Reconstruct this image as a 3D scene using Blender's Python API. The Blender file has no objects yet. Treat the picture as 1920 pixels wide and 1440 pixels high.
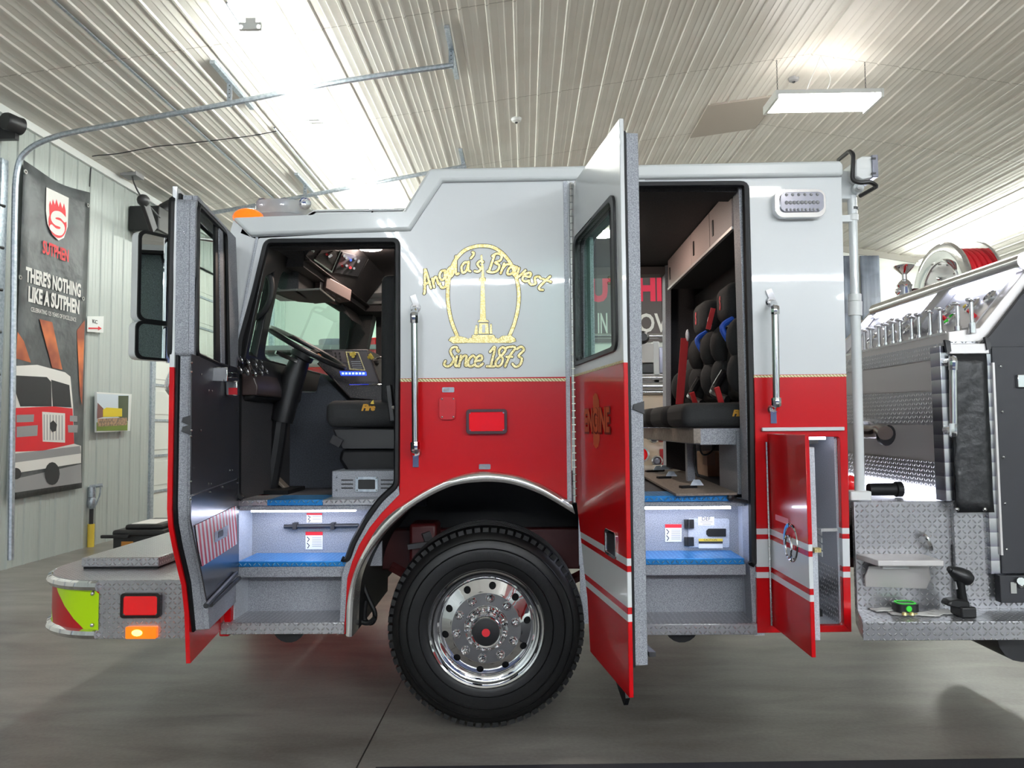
import bpy, bmesh, math, random
from mathutils import Vector as V, Matrix
from mathutils.geometry import tessellate_polygon

random.seed(7)
SC = bpy.context.scene
COL = SC.collection

# ---------------------------------------------------------------- camera
FPX = 1400.0                                   # focal length in pixels of a 1920 px wide frame
CAM = V((0.0, -4.1, 1.64))
YAW, PITCH, ROLL = math.radians(1.02), math.radians(3.27), math.radians(0.5)
_f = V((-math.sin(YAW) * math.cos(PITCH), math.cos(YAW) * math.cos(PITCH), math.sin(PITCH)))
_r = V((math.cos(YAW), math.sin(YAW), 0.0))
_u = _r.cross(_f)
RT = _r * math.cos(ROLL) - _u * math.sin(ROLL)
UP = _u * math.cos(ROLL) + _r * math.sin(ROLL)
FW = _f
cd = bpy.data.cameras.new('camera')
cd.sensor_width = 36.0
cd.lens = 36.0 * FPX / 1920.0
cd.clip_start, cd.clip_end = 0.05, 200
cam = bpy.data.objects.new('camera', cd)
COL.objects.link(cam)
mw = Matrix((RT, UP, -FW)).transposed().to_4x4()
mw.translation = CAM
cam.matrix_world = mw
SC.camera = cam

# ---------------------------------------------------------------- world, exposure
W = bpy.data.worlds.new('world')
SC.world = W
W.use_nodes = True
W.node_tree.nodes['Background'].inputs[0].default_value = (0.9, 0.95, 1.0, 1)
W.node_tree.nodes['Background'].inputs[1].default_value = 0.3
SC.view_settings.view_transform = 'Standard'
SC.view_settings.look = 'None'
SC.view_settings.gamma = 1.0
SC.view_settings.use_curve_mapping = False
SC.view_settings.exposure = 0.12
TUBE_POWER = 84.0            # emission of the fluorescent tubes
REAR_TUBE_POWER = 250.0      # rear hall tubes, boosted to light the cab side
HANGING_POWER = 60.0
LED_POWER = 22.0
DOME_POWER = 130.0

# ---------------------------------------------------------------- geometry helpers
def ray(px, py):
    return (FW + RT * ((px - 960) / FPX) - UP * ((py - 720) / FPX))
def PP(px, py, p0, n):
    d = ray(px, py)
    t = (V(p0) - CAM).dot(V(n)) / d.dot(V(n))
    return CAM + d * t
def S(px, py, y=0.0):  return PP(px, py, (0, y, 0), (0, 1, 0))
def PX(px, py, x):     return PP(px, py, (x, 0, 0), (1, 0, 0))
def PZ(px, py, z):     return PP(px, py, (0, 0, z), (0, 0, 1))
def pix(p):
    q = V(p) - CAM
    w = q.dot(FW)
    return (960 + FPX * q.dot(RT) / w, 720 - FPX * q.dot(UP) / w)

def crv(pts, n=6, closed=False):
    """Catmull-Rom through the points"""
    pts = [V(p) for p in pts]
    out = []
    m = len(pts)
    rng = range(m if closed else m - 1)
    for i in rng:
        if closed:
            a, b, c, d = pts[(i - 1) % m], pts[i], pts[(i + 1) % m], pts[(i + 2) % m]
        else:
            a, b, c, d = pts[max(i - 1, 0)], pts[i], pts[i + 1], pts[min(i + 2, m - 1)]
        for k in range(n):
            t = k / n
            out.append(0.5 * ((2 * b) + (c - a) * t + (2 * a - 5 * b + 4 * c - d) * t * t + (3 * b - a - 3 * c + d) * t ** 3))
    if not closed:
        out.append(pts[-1])
    return out

def rrect(x0, x1, y0, y1, r, n=4):
    out = []
    for cx, cy, a0 in ((x1 - r, y1 - r, 0), (x0 + r, y1 - r, 90), (x0 + r, y0 + r, 180), (x1 - r, y0 + r, 270)):
        for k in range(n + 1):
            a = math.radians(a0 + 90 * k / n)
            out.append((cx + r * math.cos(a), cy + r * math.sin(a)))
    return out
def rpoly(pts, r, n=4):
    """round the corners of a polygon of points"""
    pts = [V(p) for p in pts]
    out = []
    m = len(pts)
    for i in range(m):
        a, b, c = pts[i - 1], pts[i], pts[(i + 1) % m]
        ra = min(r, (a - b).length * .45, (c - b).length * .45)
        p, q = b + (a - b).normalized() * ra, b + (c - b).normalized() * ra
        for k in range(n + 1):
            t = k / n
            out.append((1 - t) ** 2 * p + 2 * t * (1 - t) * b + t * t * q)
    return out

class B:
    def __init__(s):
        s.v, s.f, s.m = [], [], []
    def add(s, vs, fs, mi=0):
        o = len(s.v)
        s.v += [V(p) for p in vs]
        s.f += [tuple(i + o for i in f) for f in fs]
        s.m += [mi] * len(fs)
        return s
    def box(s, x0, x1, y0, y1, z0, z1, mi=0):
        vs = [(x, y, z) for z in (z0, z1) for y in (y0, y1) for x in (x0, x1)]
        return s.add(vs, [(0, 2, 3, 1), (4, 5, 7, 6), (0, 1, 5, 4), (2, 6, 7, 3), (0, 4, 6, 2), (1, 3, 7, 5)], mi)
    def obox(s, c, ax, ay, az, hx, hy, hz, mi=0):
        c, ax, ay, az = V(c), V(ax).normalized(), V(ay).normalized(), V(az).normalized()
        vs = [c + ax * (i * hx) + ay * (j * hy) + az * (k * hz) for k in (-1, 1) for j in (-1, 1) for i in (-1, 1)]
        return s.add(vs, [(0, 2, 3, 1), (4, 5, 7, 6), (0, 1, 5, 4), (2, 6, 7, 3), (0, 4, 6, 2), (1, 3, 7, 5)], mi)
    def bar(s, a, b, w, h, up=(0, 0, 1), mi=0):
        a, b = V(a), V(b)
        d = (b - a).normalized()
        sd = d.cross(V(up))
        if sd.length < 1e-4: sd = d.cross(V((0, 1, 0)))
        sd.normalize()
        return s.obox((a + b) / 2, d, sd, sd.cross(d), (b - a).length / 2, w / 2, h / 2, mi)
    def prism(s, pts, vec, holes=(), mi=0, side=None, back=None):
        loops = [[V(p) for p in pts]] + [[V(p) for p in h] for h in holes]
        flat = [p for l in loops for p in l]
        n = len(flat)
        tri = tessellate_polygon(loops)
        vec = V(vec)
        o = len(s.v)
        s.v += flat + [p + vec for p in flat]
        for t in tri:
            s.f.append(tuple(o + i for i in t)); s.m.append(mi)
            s.f.append(tuple(o + n + i for i in reversed(t))); s.m.append(mi if back is None else back)
        k = 0
        for l in loops:
            c = len(l)
            for i in range(c):
                a, b = k + i, k + (i + 1) % c
                s.f.append((o + a, o + b, o + n + b, o + n + a)); s.m.append(mi if side is None else side)
            k += c
        return s
    def face(s, pts, holes=(), mi=0):
        loops = [[V(p) for p in pts]] + [[V(p) for p in h] for h in holes]
        flat = [p for l in loops for p in l]
        return s.add(flat, [tuple(t) for t in tessellate_polygon(loops)], mi)
    def loft(s, rings, closed=True, caps=True, mi=0):
        n = len(rings[0])
        vs = [p for r in rings for p in r]
        fs = []
        for i in range(len(rings) - 1):
            for j in range(n if closed else n - 1):
                a, b = i * n + j, i * n + (j + 1) % n
                fs.append((a, b, b + n, a + n))
        if caps and closed:
            fs.append(tuple(reversed(range(n))))
            fs.append(tuple((len(rings) - 1) * n + j for j in range(n)))
        return s.add(vs, fs, mi)
    def tube(s, path, r, n=8, closed=False, mi=0):
        path = [V(p) for p in path]
        m = len(path)
        rr = r if isinstance(r, (list, tuple)) else [r] * m
        rings = []
        nrm = None
        for i, p in enumerate(path):
            if closed: d = path[(i + 1) % m] - path[i - 1]
            else: d = path[min(i + 1, m - 1)] - path[max(i - 1, 0)]
            if d.length < 1e-9: d = V((0, 0, 1))
            d.normalize()
            if nrm is None:
                nrm = d.orthogonal().normalized()
            nrm = (nrm - d * nrm.dot(d))
            if nrm.length < 1e-6: nrm = d.orthogonal()
            nrm.normalize()
            bn = d.cross(nrm)
            rings.append([p + (nrm * math.cos(2 * math.pi * k / n) + bn * math.sin(2 * math.pi * k / n)) * rr[i] for k in range(n)])
        if closed: rings.append(rings[0])
        return s.loft(rings, True, not closed, mi)
    def lathe(s, prof, c, axis, n=32, mi=0, caps=False):
        """prof: list of (radius, height along axis)"""
        c, ax = V(c), V(axis).normalized()
        e = ax.orthogonal().normalized()
        g = ax.cross(e)
        rings = [[c + ax * h + (e * math.cos(2 * math.pi * k / n) + g * math.sin(2 * math.pi * k / n)) * r for k in range(n)] for r, h in prof]
        return s.loft(rings, True, caps, mi)
    def cyl(s, a, b, r, n=12, mi=0, r2=None):
        a, b = V(a), V(b)
        return s.lathe([(r, 0), (r if r2 is None else r2, (b - a).length)], a, b - a, n, mi, True)
    def ball(s, c, r, n=10, mi=0, ax=None):
        c = V(c)
        r = V(r) if isinstance(r, (list, tuple)) else V((r, r, r))
        vs, fs = [], []
        m = max(4, n // 2 + 1)
        for i in range(m + 1):
            t = math.pi * i / m
            for k in range(n):
                a = 2 * math.pi * k / n
                vs.append(c + V((r.x * math.sin(t) * math.cos(a), r.y * math.sin(t) * math.sin(a), r.z * math.cos(t))))
        for i in range(m):
            for k in range(n):
                a, b = i * n + k, i * n + (k + 1) % n
                fs.append((a, b, b + n, a + n))
        return s.add(vs, fs, mi)
    def ribbon(s, pts, w, nrm, mi=0, lift=0.0):
        """flat stroke of width w along coplanar 3d points, with round ends"""
        pts = [V(p) for p in pts]
        nrm = V(nrm).normalized()
        L, R = [], []
        m = len(pts)
        s.rk = (getattr(s, 'rk', 0) + 1) % 7            # strokes lie a hair above one another
        lift = lift + s.rk * 1.6e-4
        up = [lift + 1.1e-4 * i / (m - 1) for i in range(m)]
        for i in range(m):
            d = (pts[min(i + 1, m - 1)] - pts[max(i - 1, 0)])
            if d.length < 1e-9: d = V((1, 0, 0))
            sd = d.normalized().cross(nrm)
            L.append(pts[i] + sd * w / 2 + nrm * up[i]); R.append(pts[i] - sd * w / 2 + nrm * up[i])
        s.add(L + R, [(i, i + 1, m + i + 1, m + i) for i in range(m - 1)], mi)
        for p, dl, q in ((pts[0], up[0], pts[1]), (pts[-1], up[-1], pts[-2])):
            dr = (p - q).normalized(); g = nrm.cross(dr)      # half disc beyond the end only
            s.add([p + nrm * dl + (g * math.cos(math.pi * k / 8) + dr * math.sin(math.pi * k / 8)) * w / 2 for k in range(9)], [tuple(range(9))], mi)
        return s
    def xf(s, m):
        s.v = [m @ p for p in s.v]
        return s
    def build(s, name, mats, parent=None, ang=35, bev=0, seg=2, sub=0, origin=None, solid=0):
        me = bpy.data.meshes.new(name)
        off = V(origin) if origin is not None else V((0, 0, 0))
        me.from_pydata([tuple(p - off) for p in s.v], [], s.f)
        mats = mats if isinstance(mats, (list, tuple)) else [mats]
        for m in mats: me.materials.append(m)
        me.polygons.foreach_set('material_index', s.m)
        bm = bmesh.new(); bm.from_mesh(me)
        bmesh.ops.remove_doubles(bm, verts=bm.verts, dist=1e-5)
        bmesh.ops.recalc_face_normals(bm, faces=bm.faces)
        uv = bm.loops.layers.uv.new('UVMap')
        for f in bm.faces:
            n = f.normal
            ax = max(range(3), key=lambda i: abs(n[i]))
            for l in f.loops:
                c = l.vert.co
                l[uv].uv = (c.y, c.z) if ax == 0 else (c.x, c.z) if ax == 1 else (c.x, c.y)
            f.smooth = True
        bm.to_mesh(me); bm.free()
        me.set_sharp_from_angle(angle=math.radians(ang))
        o = bpy.data.objects.new(name, me)
        COL.objects.link(o)
        o.location = off
        if parent is not None:
            o.parent = parent
            o.matrix_parent_inverse = Matrix.Translation(-WORLD.get(parent.name, V((0, 0, 0))))
        WORLD[o.name] = off
        if bev:
            b = o.modifiers.new('bevel', 'BEVEL'); b.width = bev; b.segments = seg; b.limit_method = 'ANGLE'; b.angle_limit = math.radians(40)
            b.harden_normals = False
        if sub:
            b = o.modifiers.new('sub', 'SUBSURF'); b.levels = sub; b.render_levels = sub
        return o
WORLD = {}

def tag(o, label, cat, group=None):
    o['label'] = label; o['category'] = cat
    if group: o['group'] = group
    return o
def thing(name, label, cat, loc, group=None):
    o = bpy.data.objects.new(name, None)
    o.empty_display_size = 0.2
    COL.objects.link(o)
    o.location = V(loc)
    WORLD[o.name] = V(loc)
    return tag(o, label, cat, group)
def struct(o):
    o['kind'] = 'structure'
    return o
def lab(o, label):
    o['label'] = label
    return o
def dup(root, loc, label=None):
    r = root.copy(); COL.objects.link(r); r.location = V(loc)
    if label: r['label'] = label
    for ch in list(root.children):
        c = ch.copy(); COL.objects.link(c); c.parent = r; c.matrix_parent_inverse = ch.matrix_parent_inverse
        for g in list(ch.children):
            d = g.copy(); COL.objects.link(d); d.parent = c; d.matrix_parent_inverse = g.matrix_parent_inverse
    return r

def glyphs(txt, size, o, xd, yd, sx=1.0, bold=0.0, align='CENTER', shear=0.0, lift=0.0, spacing=1.0):
    """outline text laid in the plane o + xd,yd; returns a B"""
    cu = bpy.data.curves.new('t', 'FONT')
    cu.body = txt; cu.size = size; cu.align_x = align; cu.align_y = 'CENTER'; cu.offset = bold; cu.shear = shear
    cu.resolution_u = 3; cu.space_character = spacing
    ob = bpy.data.objects.new('t', cu)
    me = bpy.data.meshes.new_from_object(ob)
    o, xd, yd = V(o), V(xd).normalized(), V(yd).normalized()
    n = xd.cross(yd)
    b = B()
    b.add([o + xd * (v.co.x * sx) + yd * v.co.y + n * lift for v in me.vertices], [tuple(p.vertices) for p in me.polygons])
    bpy.data.objects.remove(ob); bpy.data.meshes.remove(me); bpy.data.curves.remove(cu)
    return b

# ---------------------------------------------------------------- materials
def lin(c):
    def f(x):
        x /= 255.0
        return x / 12.92 if x <= 0.04045 else ((x + 0.055) / 1.055) ** 2.4
    return (f(c[0]), f(c[1]), f(c[2]), 1.0)
def mat(name, col, rough=0.5, metal=0.0, coat=0.0, em=None, es=0.0, noise=None, bump=None, spec=0.5, trans=0.0, coord='Object'):
    m = bpy.data.materials.new(name); m.use_nodes = True
    nt = m.node_tree; N = nt.nodes; L = nt.links
    p = N['Principled BSDF']
    p.inputs['Base Color'].default_value = lin(col)
    p.inputs['Roughness'].default_value = rough
    p.inputs['Metallic'].default_value = metal
    p.inputs['Coat Weight'].default_value = coat
    p.inputs['Coat Roughness'].default_value = 0.03
    p.inputs['Specular IOR Level'].default_value = spec
    p.inputs['Transmission Weight'].default_value = trans
    if em:
        p.inputs['Emission Color'].default_value = lin(em)
        p.inputs['Emission Strength'].default_value = es
    tc = None
    if noise or bump:
        tc = N.new('ShaderNodeTexCoord')
    if noise:                       # (scale, second colour, lo, hi, detail)
        t = N.new('ShaderNodeTexNoise'); t.inputs['Scale'].default_value = noise[0]; t.inputs['Detail'].default_value = noise[4] if len(noise) > 4 else 2
        L.new(tc.outputs[coord], t.inputs['Vector'])
        r = N.new('ShaderNodeValToRGB')
        r.color_ramp.elements[0].position = noise[2]; r.color_ramp.elements[1].position = noise[3]
        r.color_ramp.elements[0].color = lin(col); r.color_ramp.elements[1].color = lin(noise[1])
        L.new(t.outputs['Fac'], r.inputs['Fac']); L.new(r.outputs['Color'], p.inputs['Base Color'])
    if bump:                        # (scale, strength, distance)
        t = N.new('ShaderNodeTexNoise'); t.inputs['Scale'].default_value = bump[0]; t.inputs['Detail'].default_value = 3
        L.new(tc.outputs[coord], t.inputs['Vector'])
        b = N.new('ShaderNodeBump'); b.inputs['Strength'].default_value = bump[1]; b.inputs['Distance'].default_value = bump[2] if len(bump) > 2 else 0.01
        L.new(t.outputs['Fac'], b.inputs['Height']); L.new(b.outputs['Normal'], p.inputs['Normal'])
    return m
class NT:
    """tiny helper to write math node chains"""
    def __init__(s, m):
        s.nt = m.node_tree; s.N = s.nt.nodes; s.L = s.nt.links; s.p = s.N['Principled BSDF']
    def math(s, op, a, b=None, c=None, clamp=False):
        n = s.N.new('ShaderNodeMath'); n.operation = op; n.use_clamp = clamp
        for i, x in enumerate((a, b, c)):
            if x is None: continue
            if isinstance(x, (int, float)): n.inputs[i].default_value = x
            else: s.L.new(x, n.inputs[i])
        return n.outputs[0]
    def sep(s, coord):
        tc = s.N.new('ShaderNodeTexCoord'); x = s.N.new('ShaderNodeSeparateXYZ')
        s.L.new(tc.outputs[coord], x.inputs[0])
        return x.outputs
    def mix(s, fac, a, b):
        n = s.N.new('ShaderNodeMix'); n.data_type = 'RGBA'
        if isinstance(fac, (int, float)): n.inputs['Factor'].default_value = fac
        else: s.L.new(fac, n.inputs['Factor'])
        for i, x in (('A', a), ('B', b)):
            sock = [k for k in n.inputs if k.name == i and k.type == 'RGBA'][0]
            if isinstance(x, tuple): sock.default_value = x
            else: s.L.new(x, sock)
        return [k for k in n.outputs if k.type == 'RGBA'][0]
    def band(s, z, lo, hi):
        return s.math('MULTIPLY', s.math('GREATER_THAN', z, lo), s.math('LESS_THAN', z, hi))

def plate_mat(name, col, rough=0.22, tile=0.026, metal=1.0, col2=None):
    """tread plate: raised bars turned alternately by 45 degrees"""
    m = mat(name, col, rough, metal)
    t = NT(m)
    uv = t.sep('UV')
    x = t.math('DIVIDE', uv[0], tile); y = t.math('DIVIDE', uv[1], tile)
    i = t.math('FLOOR', x); j = t.math('FLOOR', y)
    fx = t.math('SUBTRACT', t.math('SUBTRACT', x, i), 0.5); fy = t.math('SUBTRACT', t.math('SUBTRACT', y, j), 0.5)
    par = t.math('ABSOLUTE', t.math('MODULO', t.math('ADD', i, j), 2.0))
    sgn = t.math('SUBTRACT', 1.0, t.math('MULTIPLY', par, 2.0))
    fy = t.math('MULTIPLY', fy, sgn)
    a = t.math('MULTIPLY', t.math('ADD', fx, fy), 0.7071); b = t.math('MULTIPLY', t.math('SUBTRACT', fx, fy), 0.7071)
    a = t.math('DIVIDE', a, 0.44); b = t.math('DIVIDE', b, 0.15)
    d = t.math('ADD', t.math('MULTIPLY', a, a), t.math('MULTIPLY', b, b))
    h = t.math('SUBTRACT', 1.0, d, clamp=True)
    bp = t.N.new('ShaderNodeBump'); bp.inputs['Strength'].default_value = 1.0; bp.inputs['Distance'].default_value = 0.009
    t.L.new(h, bp.inputs['Height']); t.L.new(bp.outputs['Normal'], t.p.inputs['Normal'])
    c = t.mix(t.math('MULTIPLY', h, 1.6, clamp=True), lin(col), lin(col2 or (235, 235, 238)))  # raised bars coloured lighter, as if catching the light
    t.L.new(c, t.p.inputs['Base Color'])
    return m
def glass_mat(name, tint, refl=0.1):
    m = bpy.data.materials.new(name); m.use_nodes = True
    nt = m.node_tree; N = nt.nodes; L = nt.links
    N.remove(N['Principled BSDF'])
    tr = N.new('ShaderNodeBsdfTransparent'); tr.inputs[0].default_value = lin(tint)
    gl = N.new('ShaderNodeBsdfGlossy'); gl.inputs['Roughness'].default_value = 0.0
    fr = N.new('ShaderNodeFresnel'); fr.inputs[0].default_value = 1.45
    mx = N.new('ShaderNodeMixShader')
    ge = N.new('ShaderNodeNewGeometry'); sb = N.new('ShaderNodeMath'); sb.operation = 'SUBTRACT'; sb.inputs[0].default_value = 1.0
    ml = N.new('ShaderNodeMath'); ml.operation = 'MULTIPLY'          # reflect at the outer face only (thin pane)
    L.new(ge.outputs['Backfacing'], sb.inputs[1]); L.new(fr.outputs[0], ml.inputs[0]); L.new(sb.outputs[0], ml.inputs[1])
    L.new(ml.outputs[0], mx.inputs[0]); L.new(tr.outputs[0], mx.inputs[1]); L.new(gl.outputs[0], mx.inputs[2])
    L.new(mx.outputs[0], N['Material Output'].inputs[0])
    return m

ZG = S(900, 708).z                                # height of the paint line on the cab
def zz(py): return S(1590, py).z
def body_mat(name, stripes):
    m = mat(name, (198, 6, 16), 0.25, 0.0, 0.35, spec=.3)
    t = NT(m)
    z = t.sep('Object')[2]
    up = t.math('GREATER_THAN', z, ZG)
    if stripes:
        st = t.math('ADD', t.band(z, zz(1001), zz(990)), t.math('ADD', t.band(z, zz(1062), zz(1010)), t.band(z, zz(1083), zz(1072))), clamp=True)
        up = t.math('ADD', up, st, clamp=True)
    c = t.mix(up, lin((198, 6, 16)), lin((222, 225, 226)))
    t.L.new(c, t.p.inputs['Base Color'])
    return m

M = {}
M['body'] = body_mat('two_tone_paint', False)
M['body_striped'] = body_mat('two_tone_paint_with_stripes', True)
M['white_paint'] = mat('white_paint', (222, 226, 226), 0.2, 0, 0.6)
M['red_paint'] = mat('red_paint', (196, 14, 24), 0.25, 0, 0.5)
M['dark_red'] = mat('dark_red_frame_paint', (66, 10, 12), 0.45)
M['grey_speckle'] = mat('grey_speckle_coating', (124, 127, 134), 0.55, 0.15, noise=(220, (168, 171, 178), .38, .62, 3), bump=(260, .12, .002))
M['pale_grey'] = mat('pale_grey_coating', (176, 180, 188), 0.5, 0.05, noise=(200, (200, 204, 212), .4, .6))
M['black_speckle'] = mat('black_speckle_coating', (30, 26, 26), 0.42, 0.1, noise=(160, (120, 104, 102), .55, .72, 3), bump=(200, .25, .002))
M['rubber'] = mat('black_rubber', (15, 16, 18), 0.5, spec=.3)
M['tyre'] = mat('tyre_rubber', (13, 13, 14), 0.42, spec=.35)
M['black'] = mat('black_plastic', (24, 24, 26), 0.4)
M['liner'] = mat('dark_cab_liner', (48, 47, 49), 0.7, noise=(150, (62, 60, 62), .4, .6))
M['carpet'] = mat('charcoal_floor_mat', (58, 60, 66), 0.8, noise=(170, (78, 80, 86), .4, .6))
M['fabric'] = mat('black_seat_fabric', (30, 31, 32), 0.85, noise=(400, (46, 47, 48), .4, .6), bump=(500, .2, .002))
M['plate'] = plate_mat('bright_tread_plate', (186, 186, 190), 0.28, metal=.72, col2=(250, 250, 252))
M['plate_big'] = plate_mat('bright_tread_plate_coarse', (176, 176, 180), 0.28, 0.028, metal=.72, col2=(250, 250, 252))
M['blue_plate'] = plate_mat('tread_plate_under_blue_film', (36, 132, 206), 0.3, 0.026, 0.4, (150, 208, 244))
M['chrome'] = mat('chrome', (232, 232, 234), 0.05, 1.0)
M['steel'] = mat('polished_steel', (206, 206, 206), 0.18, 1.0)
M['brushed'] = mat('brushed_aluminium', (214, 210, 208), 0.42, 0.45, bump=(90, .04, .002))
M['galv'] = mat('galvanised_steel', (166, 176, 186), 0.42, 0.8, noise=(30, (190, 198, 206), .4, .6))
M['dark_metal'] = mat('dark_metal', (70, 70, 72), 0.45, 0.7)
M['gold'] = mat('gold_leaf', (186, 168, 104), 0.34, 0.5, noise=(130, (218, 206, 156), .42, .58, 2))
M['gold_red'] = mat('bronze_leaf', (182, 96, 52), 0.4, 0.2)
M['ink'] = mat('dark_outline_ink', (58, 54, 44), 0.5)
M['glass'] = glass_mat('clear_window_glass', (244, 250, 247))
M['tint'] = glass_mat('green_tinted_glass', (236, 254, 247))
M['red_lens'] = mat('red_lens', (200, 10, 18), 0.12, 0, 0.8, (255, 20, 24), .25)
M['amber_lens'] = mat('amber_lens', (250, 120, 10), 0.15, 0, 0.8, (255, 110, 8), .9)
M['amber_glow'] = mat('lit_amber_lamp', (255, 160, 40), 0.2, 0, 0.5, (255, 190, 80), 6)
M['clear_lens'] = mat('clear_lens', (146, 147, 160), 0.14, 0.3, 0.4)
M['clear_dome'] = mat('clear_lightbar_dome', (206, 211, 216), 0.08, coat=.5)
M['clear_dome'].node_tree.nodes['Principled BSDF'].inputs['Alpha'].default_value = .5
M['led'] = mat('white_led_strip', (250, 250, 255), 0.4, em=(226, 232, 255), es=LED_POWER)
M['led_soft'] = mat('dim_white_led_strip', (250, 250, 255), 0.4, em=(232, 236, 255), es=LED_POWER * .28)
M['tube'] = mat('lit_fluorescent_tube', (255, 255, 255), 0.4, em=(250, 255, 248), es=TUBE_POWER)
M['rear_tube'] = mat('boosted_rear_tube', (255, 255, 255), 0.4, em=(240, 248, 255), es=REAR_TUBE_POWER)
M['hanging'] = mat('lit_diffuser', (255, 255, 255), 0.4, em=(255, 249, 242), es=HANGING_POWER)
M['dome'] = mat('lit_dome_lamp', (255, 250, 245), 0.4, em=(255, 232, 216), es=DOME_POWER)
M['white'] = mat('white_plastic', (232, 234, 232), 0.4)
M['cream'] = mat('cream_paint', (232, 212, 186), 0.3, 0, 0.3)
M['paper'] = mat('white_paper', (232, 230, 226), 0.8)
M['red_print'] = mat('red_print', (214, 34, 46), 0.5)
M['dark_print'] = mat('dark_print', (40, 40, 44), 0.5)
M['grey_print'] = mat('grey_print', (150, 150, 152), 0.5)
M['banner'] = mat('black_banner_vinyl', (72, 75, 77), 0.42, noise=(3, (92, 96, 98), .4, .6), bump=(4, .5, .05))
M['yellow'] = mat('yellow_paint', (226, 196, 70), 0.5)
M['lime'] = mat('lime_reflective_sheet', (178, 222, 10), 0.35, em=(170, 220, 0), es=.06)
M['sheet_red'] = mat('red_reflective_sheet', (176, 16, 28), 0.35)
M['blue_led'] = mat('lit_blue_display', (20, 30, 120), 0.4, em=(40, 70, 255), es=2.2)
M['tan'] = mat('tan_board', (122, 112, 104), 0.6, noise=(60, (140, 130, 120), .4, .6))
M['card'] = mat('brown_cardboard', (196, 158, 130), 0.8, noise=(12, (206, 170, 142), .4, .6))
M['blue'] = mat('blue_webbing', (30, 84, 190), 0.6)
M['red_belt'] = mat('red_seat_belt', (178, 20, 24), 0.6)
M['green'] = mat('bright_green_plastic', (60, 215, 60), 0.4, em=(60, 220, 60), es=.15)
M['vinyl'] = mat('black_vinyl_cover', (26, 27, 30), 0.42, bump=(14, .45, .02))
M['flat_black'] = mat('matt_black_panel', (44, 45, 50), 0.5)
def swirl():
    m = mat('engine_turned_steel', (196, 196, 204), 0.25, 1.0)
    t = NT(m); uv = t.sep('UV')
    z = t.math('DIVIDE', uv[1], 0.075)
    f = t.math('SUBTRACT', z, t.math('FLOOR', z))
    c = t.mix(f, lin((150, 150, 166)), lin((236, 240, 240)))
    t.L.new(c, t.p.inputs['Base Color'])
    bp = t.N.new('ShaderNodeBump'); bp.inputs['Strength'].default_value = .6; bp.inputs['Distance'].default_value = .01
    t.L.new(f, bp.inputs['Height']); t.L.new(bp.outputs['Normal'], t.p.inputs['Normal'])
    return m
M['swirl'] = swirl()
def bands(name, c1, c2, period, duty=.5, axis=0):
    """slanted warning stripes across the UV plane"""
    m = mat(name, c1, 0.4)
    t = NT(m); uv = t.sep('UV')
    s = t.math('ADD', uv[0], t.math('MULTIPLY', uv[1], axis))
    s = t.math('DIVIDE', s, period)
    f = t.math('SUBTRACT', s, t.math('FLOOR', s))
    c = t.mix(t.math('GREATER_THAN', f, duty), lin(c1), lin(c2))
    t.L.new(c, t.p.inputs['Base Color'])
    return m
M['chevron'] = bands('red_and_white_warning_stripes', (196, 24, 48), (225, 225, 228), .062, .5, .42)
M['rope'] = bands('gold_rope_stripe', (176, 158, 90), (238, 230, 190), .018, .45, 1.0)
# ================================================================ the hall
XL, XR, YN, YF, XRIDGE = -6.2, 14.2, -24.0, 15.0, 4.1
def zc(x):
    return 5.5 + 0.135 * (x + 6.2) if x <= XRIDGE else 5.5 + 0.135 * (XRIDGE + 6.2) - 0.17 * (x - XRIDGE)

# floor: grey concrete, tone mottled at random, saw-cut joints
m = mat('polished_concrete', (128, 126, 120), 0.3)
t = NT(m)
tc = t.N.new('ShaderNodeTexCoord')
def nz(scale, det, dist=0.0, stretch=(1, 1, 1)):
    mp = t.N.new('ShaderNodeMapping'); mp.inputs['Scale'].default_value = stretch
    t.L.new(tc.outputs['Object'], mp.inputs[0])
    n = t.N.new('ShaderNodeTexNoise'); n.inputs['Scale'].default_value = scale; n.inputs['Detail'].default_value = det; n.inputs['Distortion'].default_value = dist
    t.L.new(mp.outputs[0], n.inputs['Vector'])
    return n.outputs['Fac']
n1 = nz(0.55, 4, .4); n2 = nz(3.2, 6, .6, (.45, 1.6, 1)); n3 = nz(46, 3)
f = t.math('ADD', t.math('MULTIPLY', n1, .45), t.math('ADD', t.math('MULTIPLY', n2, .4), t.math('MULTIPLY', n3, .15)))
rmp = t.N.new('ShaderNodeValToRGB')
rmp.color_ramp.elements[0].position = .36; rmp.color_ramp.elements[0].color = lin((98, 93, 88))
rmp.color_ramp.elements[1].position = .64; rmp.color_ramp.elements[1].color = lin((152, 149, 142))
t.L.new(f, rmp.inputs[0])
o3 = t.sep('Object')
j1 = t.math('ABSOLUTE', t.math('SUBTRACT', o3[0], t.math('ADD', -.83, t.math('MULTIPLY', o3[1], .01))))
j2 = t.math('ABSOLUTE', t.math('SUBTRACT', o3[1], 9.0))
jt = t.math('LESS_THAN', t.math('MINIMUM', j1, j2), .004)
c = t.mix(jt, rmp.outputs[0], lin((46, 44, 42)))
t.L.new(c, t.p.inputs['Base Color'])
bp = t.N.new('ShaderNodeBump'); bp.inputs['Strength'].default_value = .12; bp.inputs['Distance'].default_value = .004
t.L.new(n3, bp.inputs['Height']); t.L.new(bp.outputs[0], t.p.inputs['Normal'])
struct(B().box(XL - .3, XR + .3, YN - .3, YF + .3, -.2, 0).build('floor', m))

ceil_m = mat('ceiling_liner_steel', (218, 213, 205), 0.42, 0.0, noise=(1.2, (224, 220, 213), .4, .6))
wall_m = mat('white_ribbed_wall_steel', (180, 187, 183), 0.35, 0.0)
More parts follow.
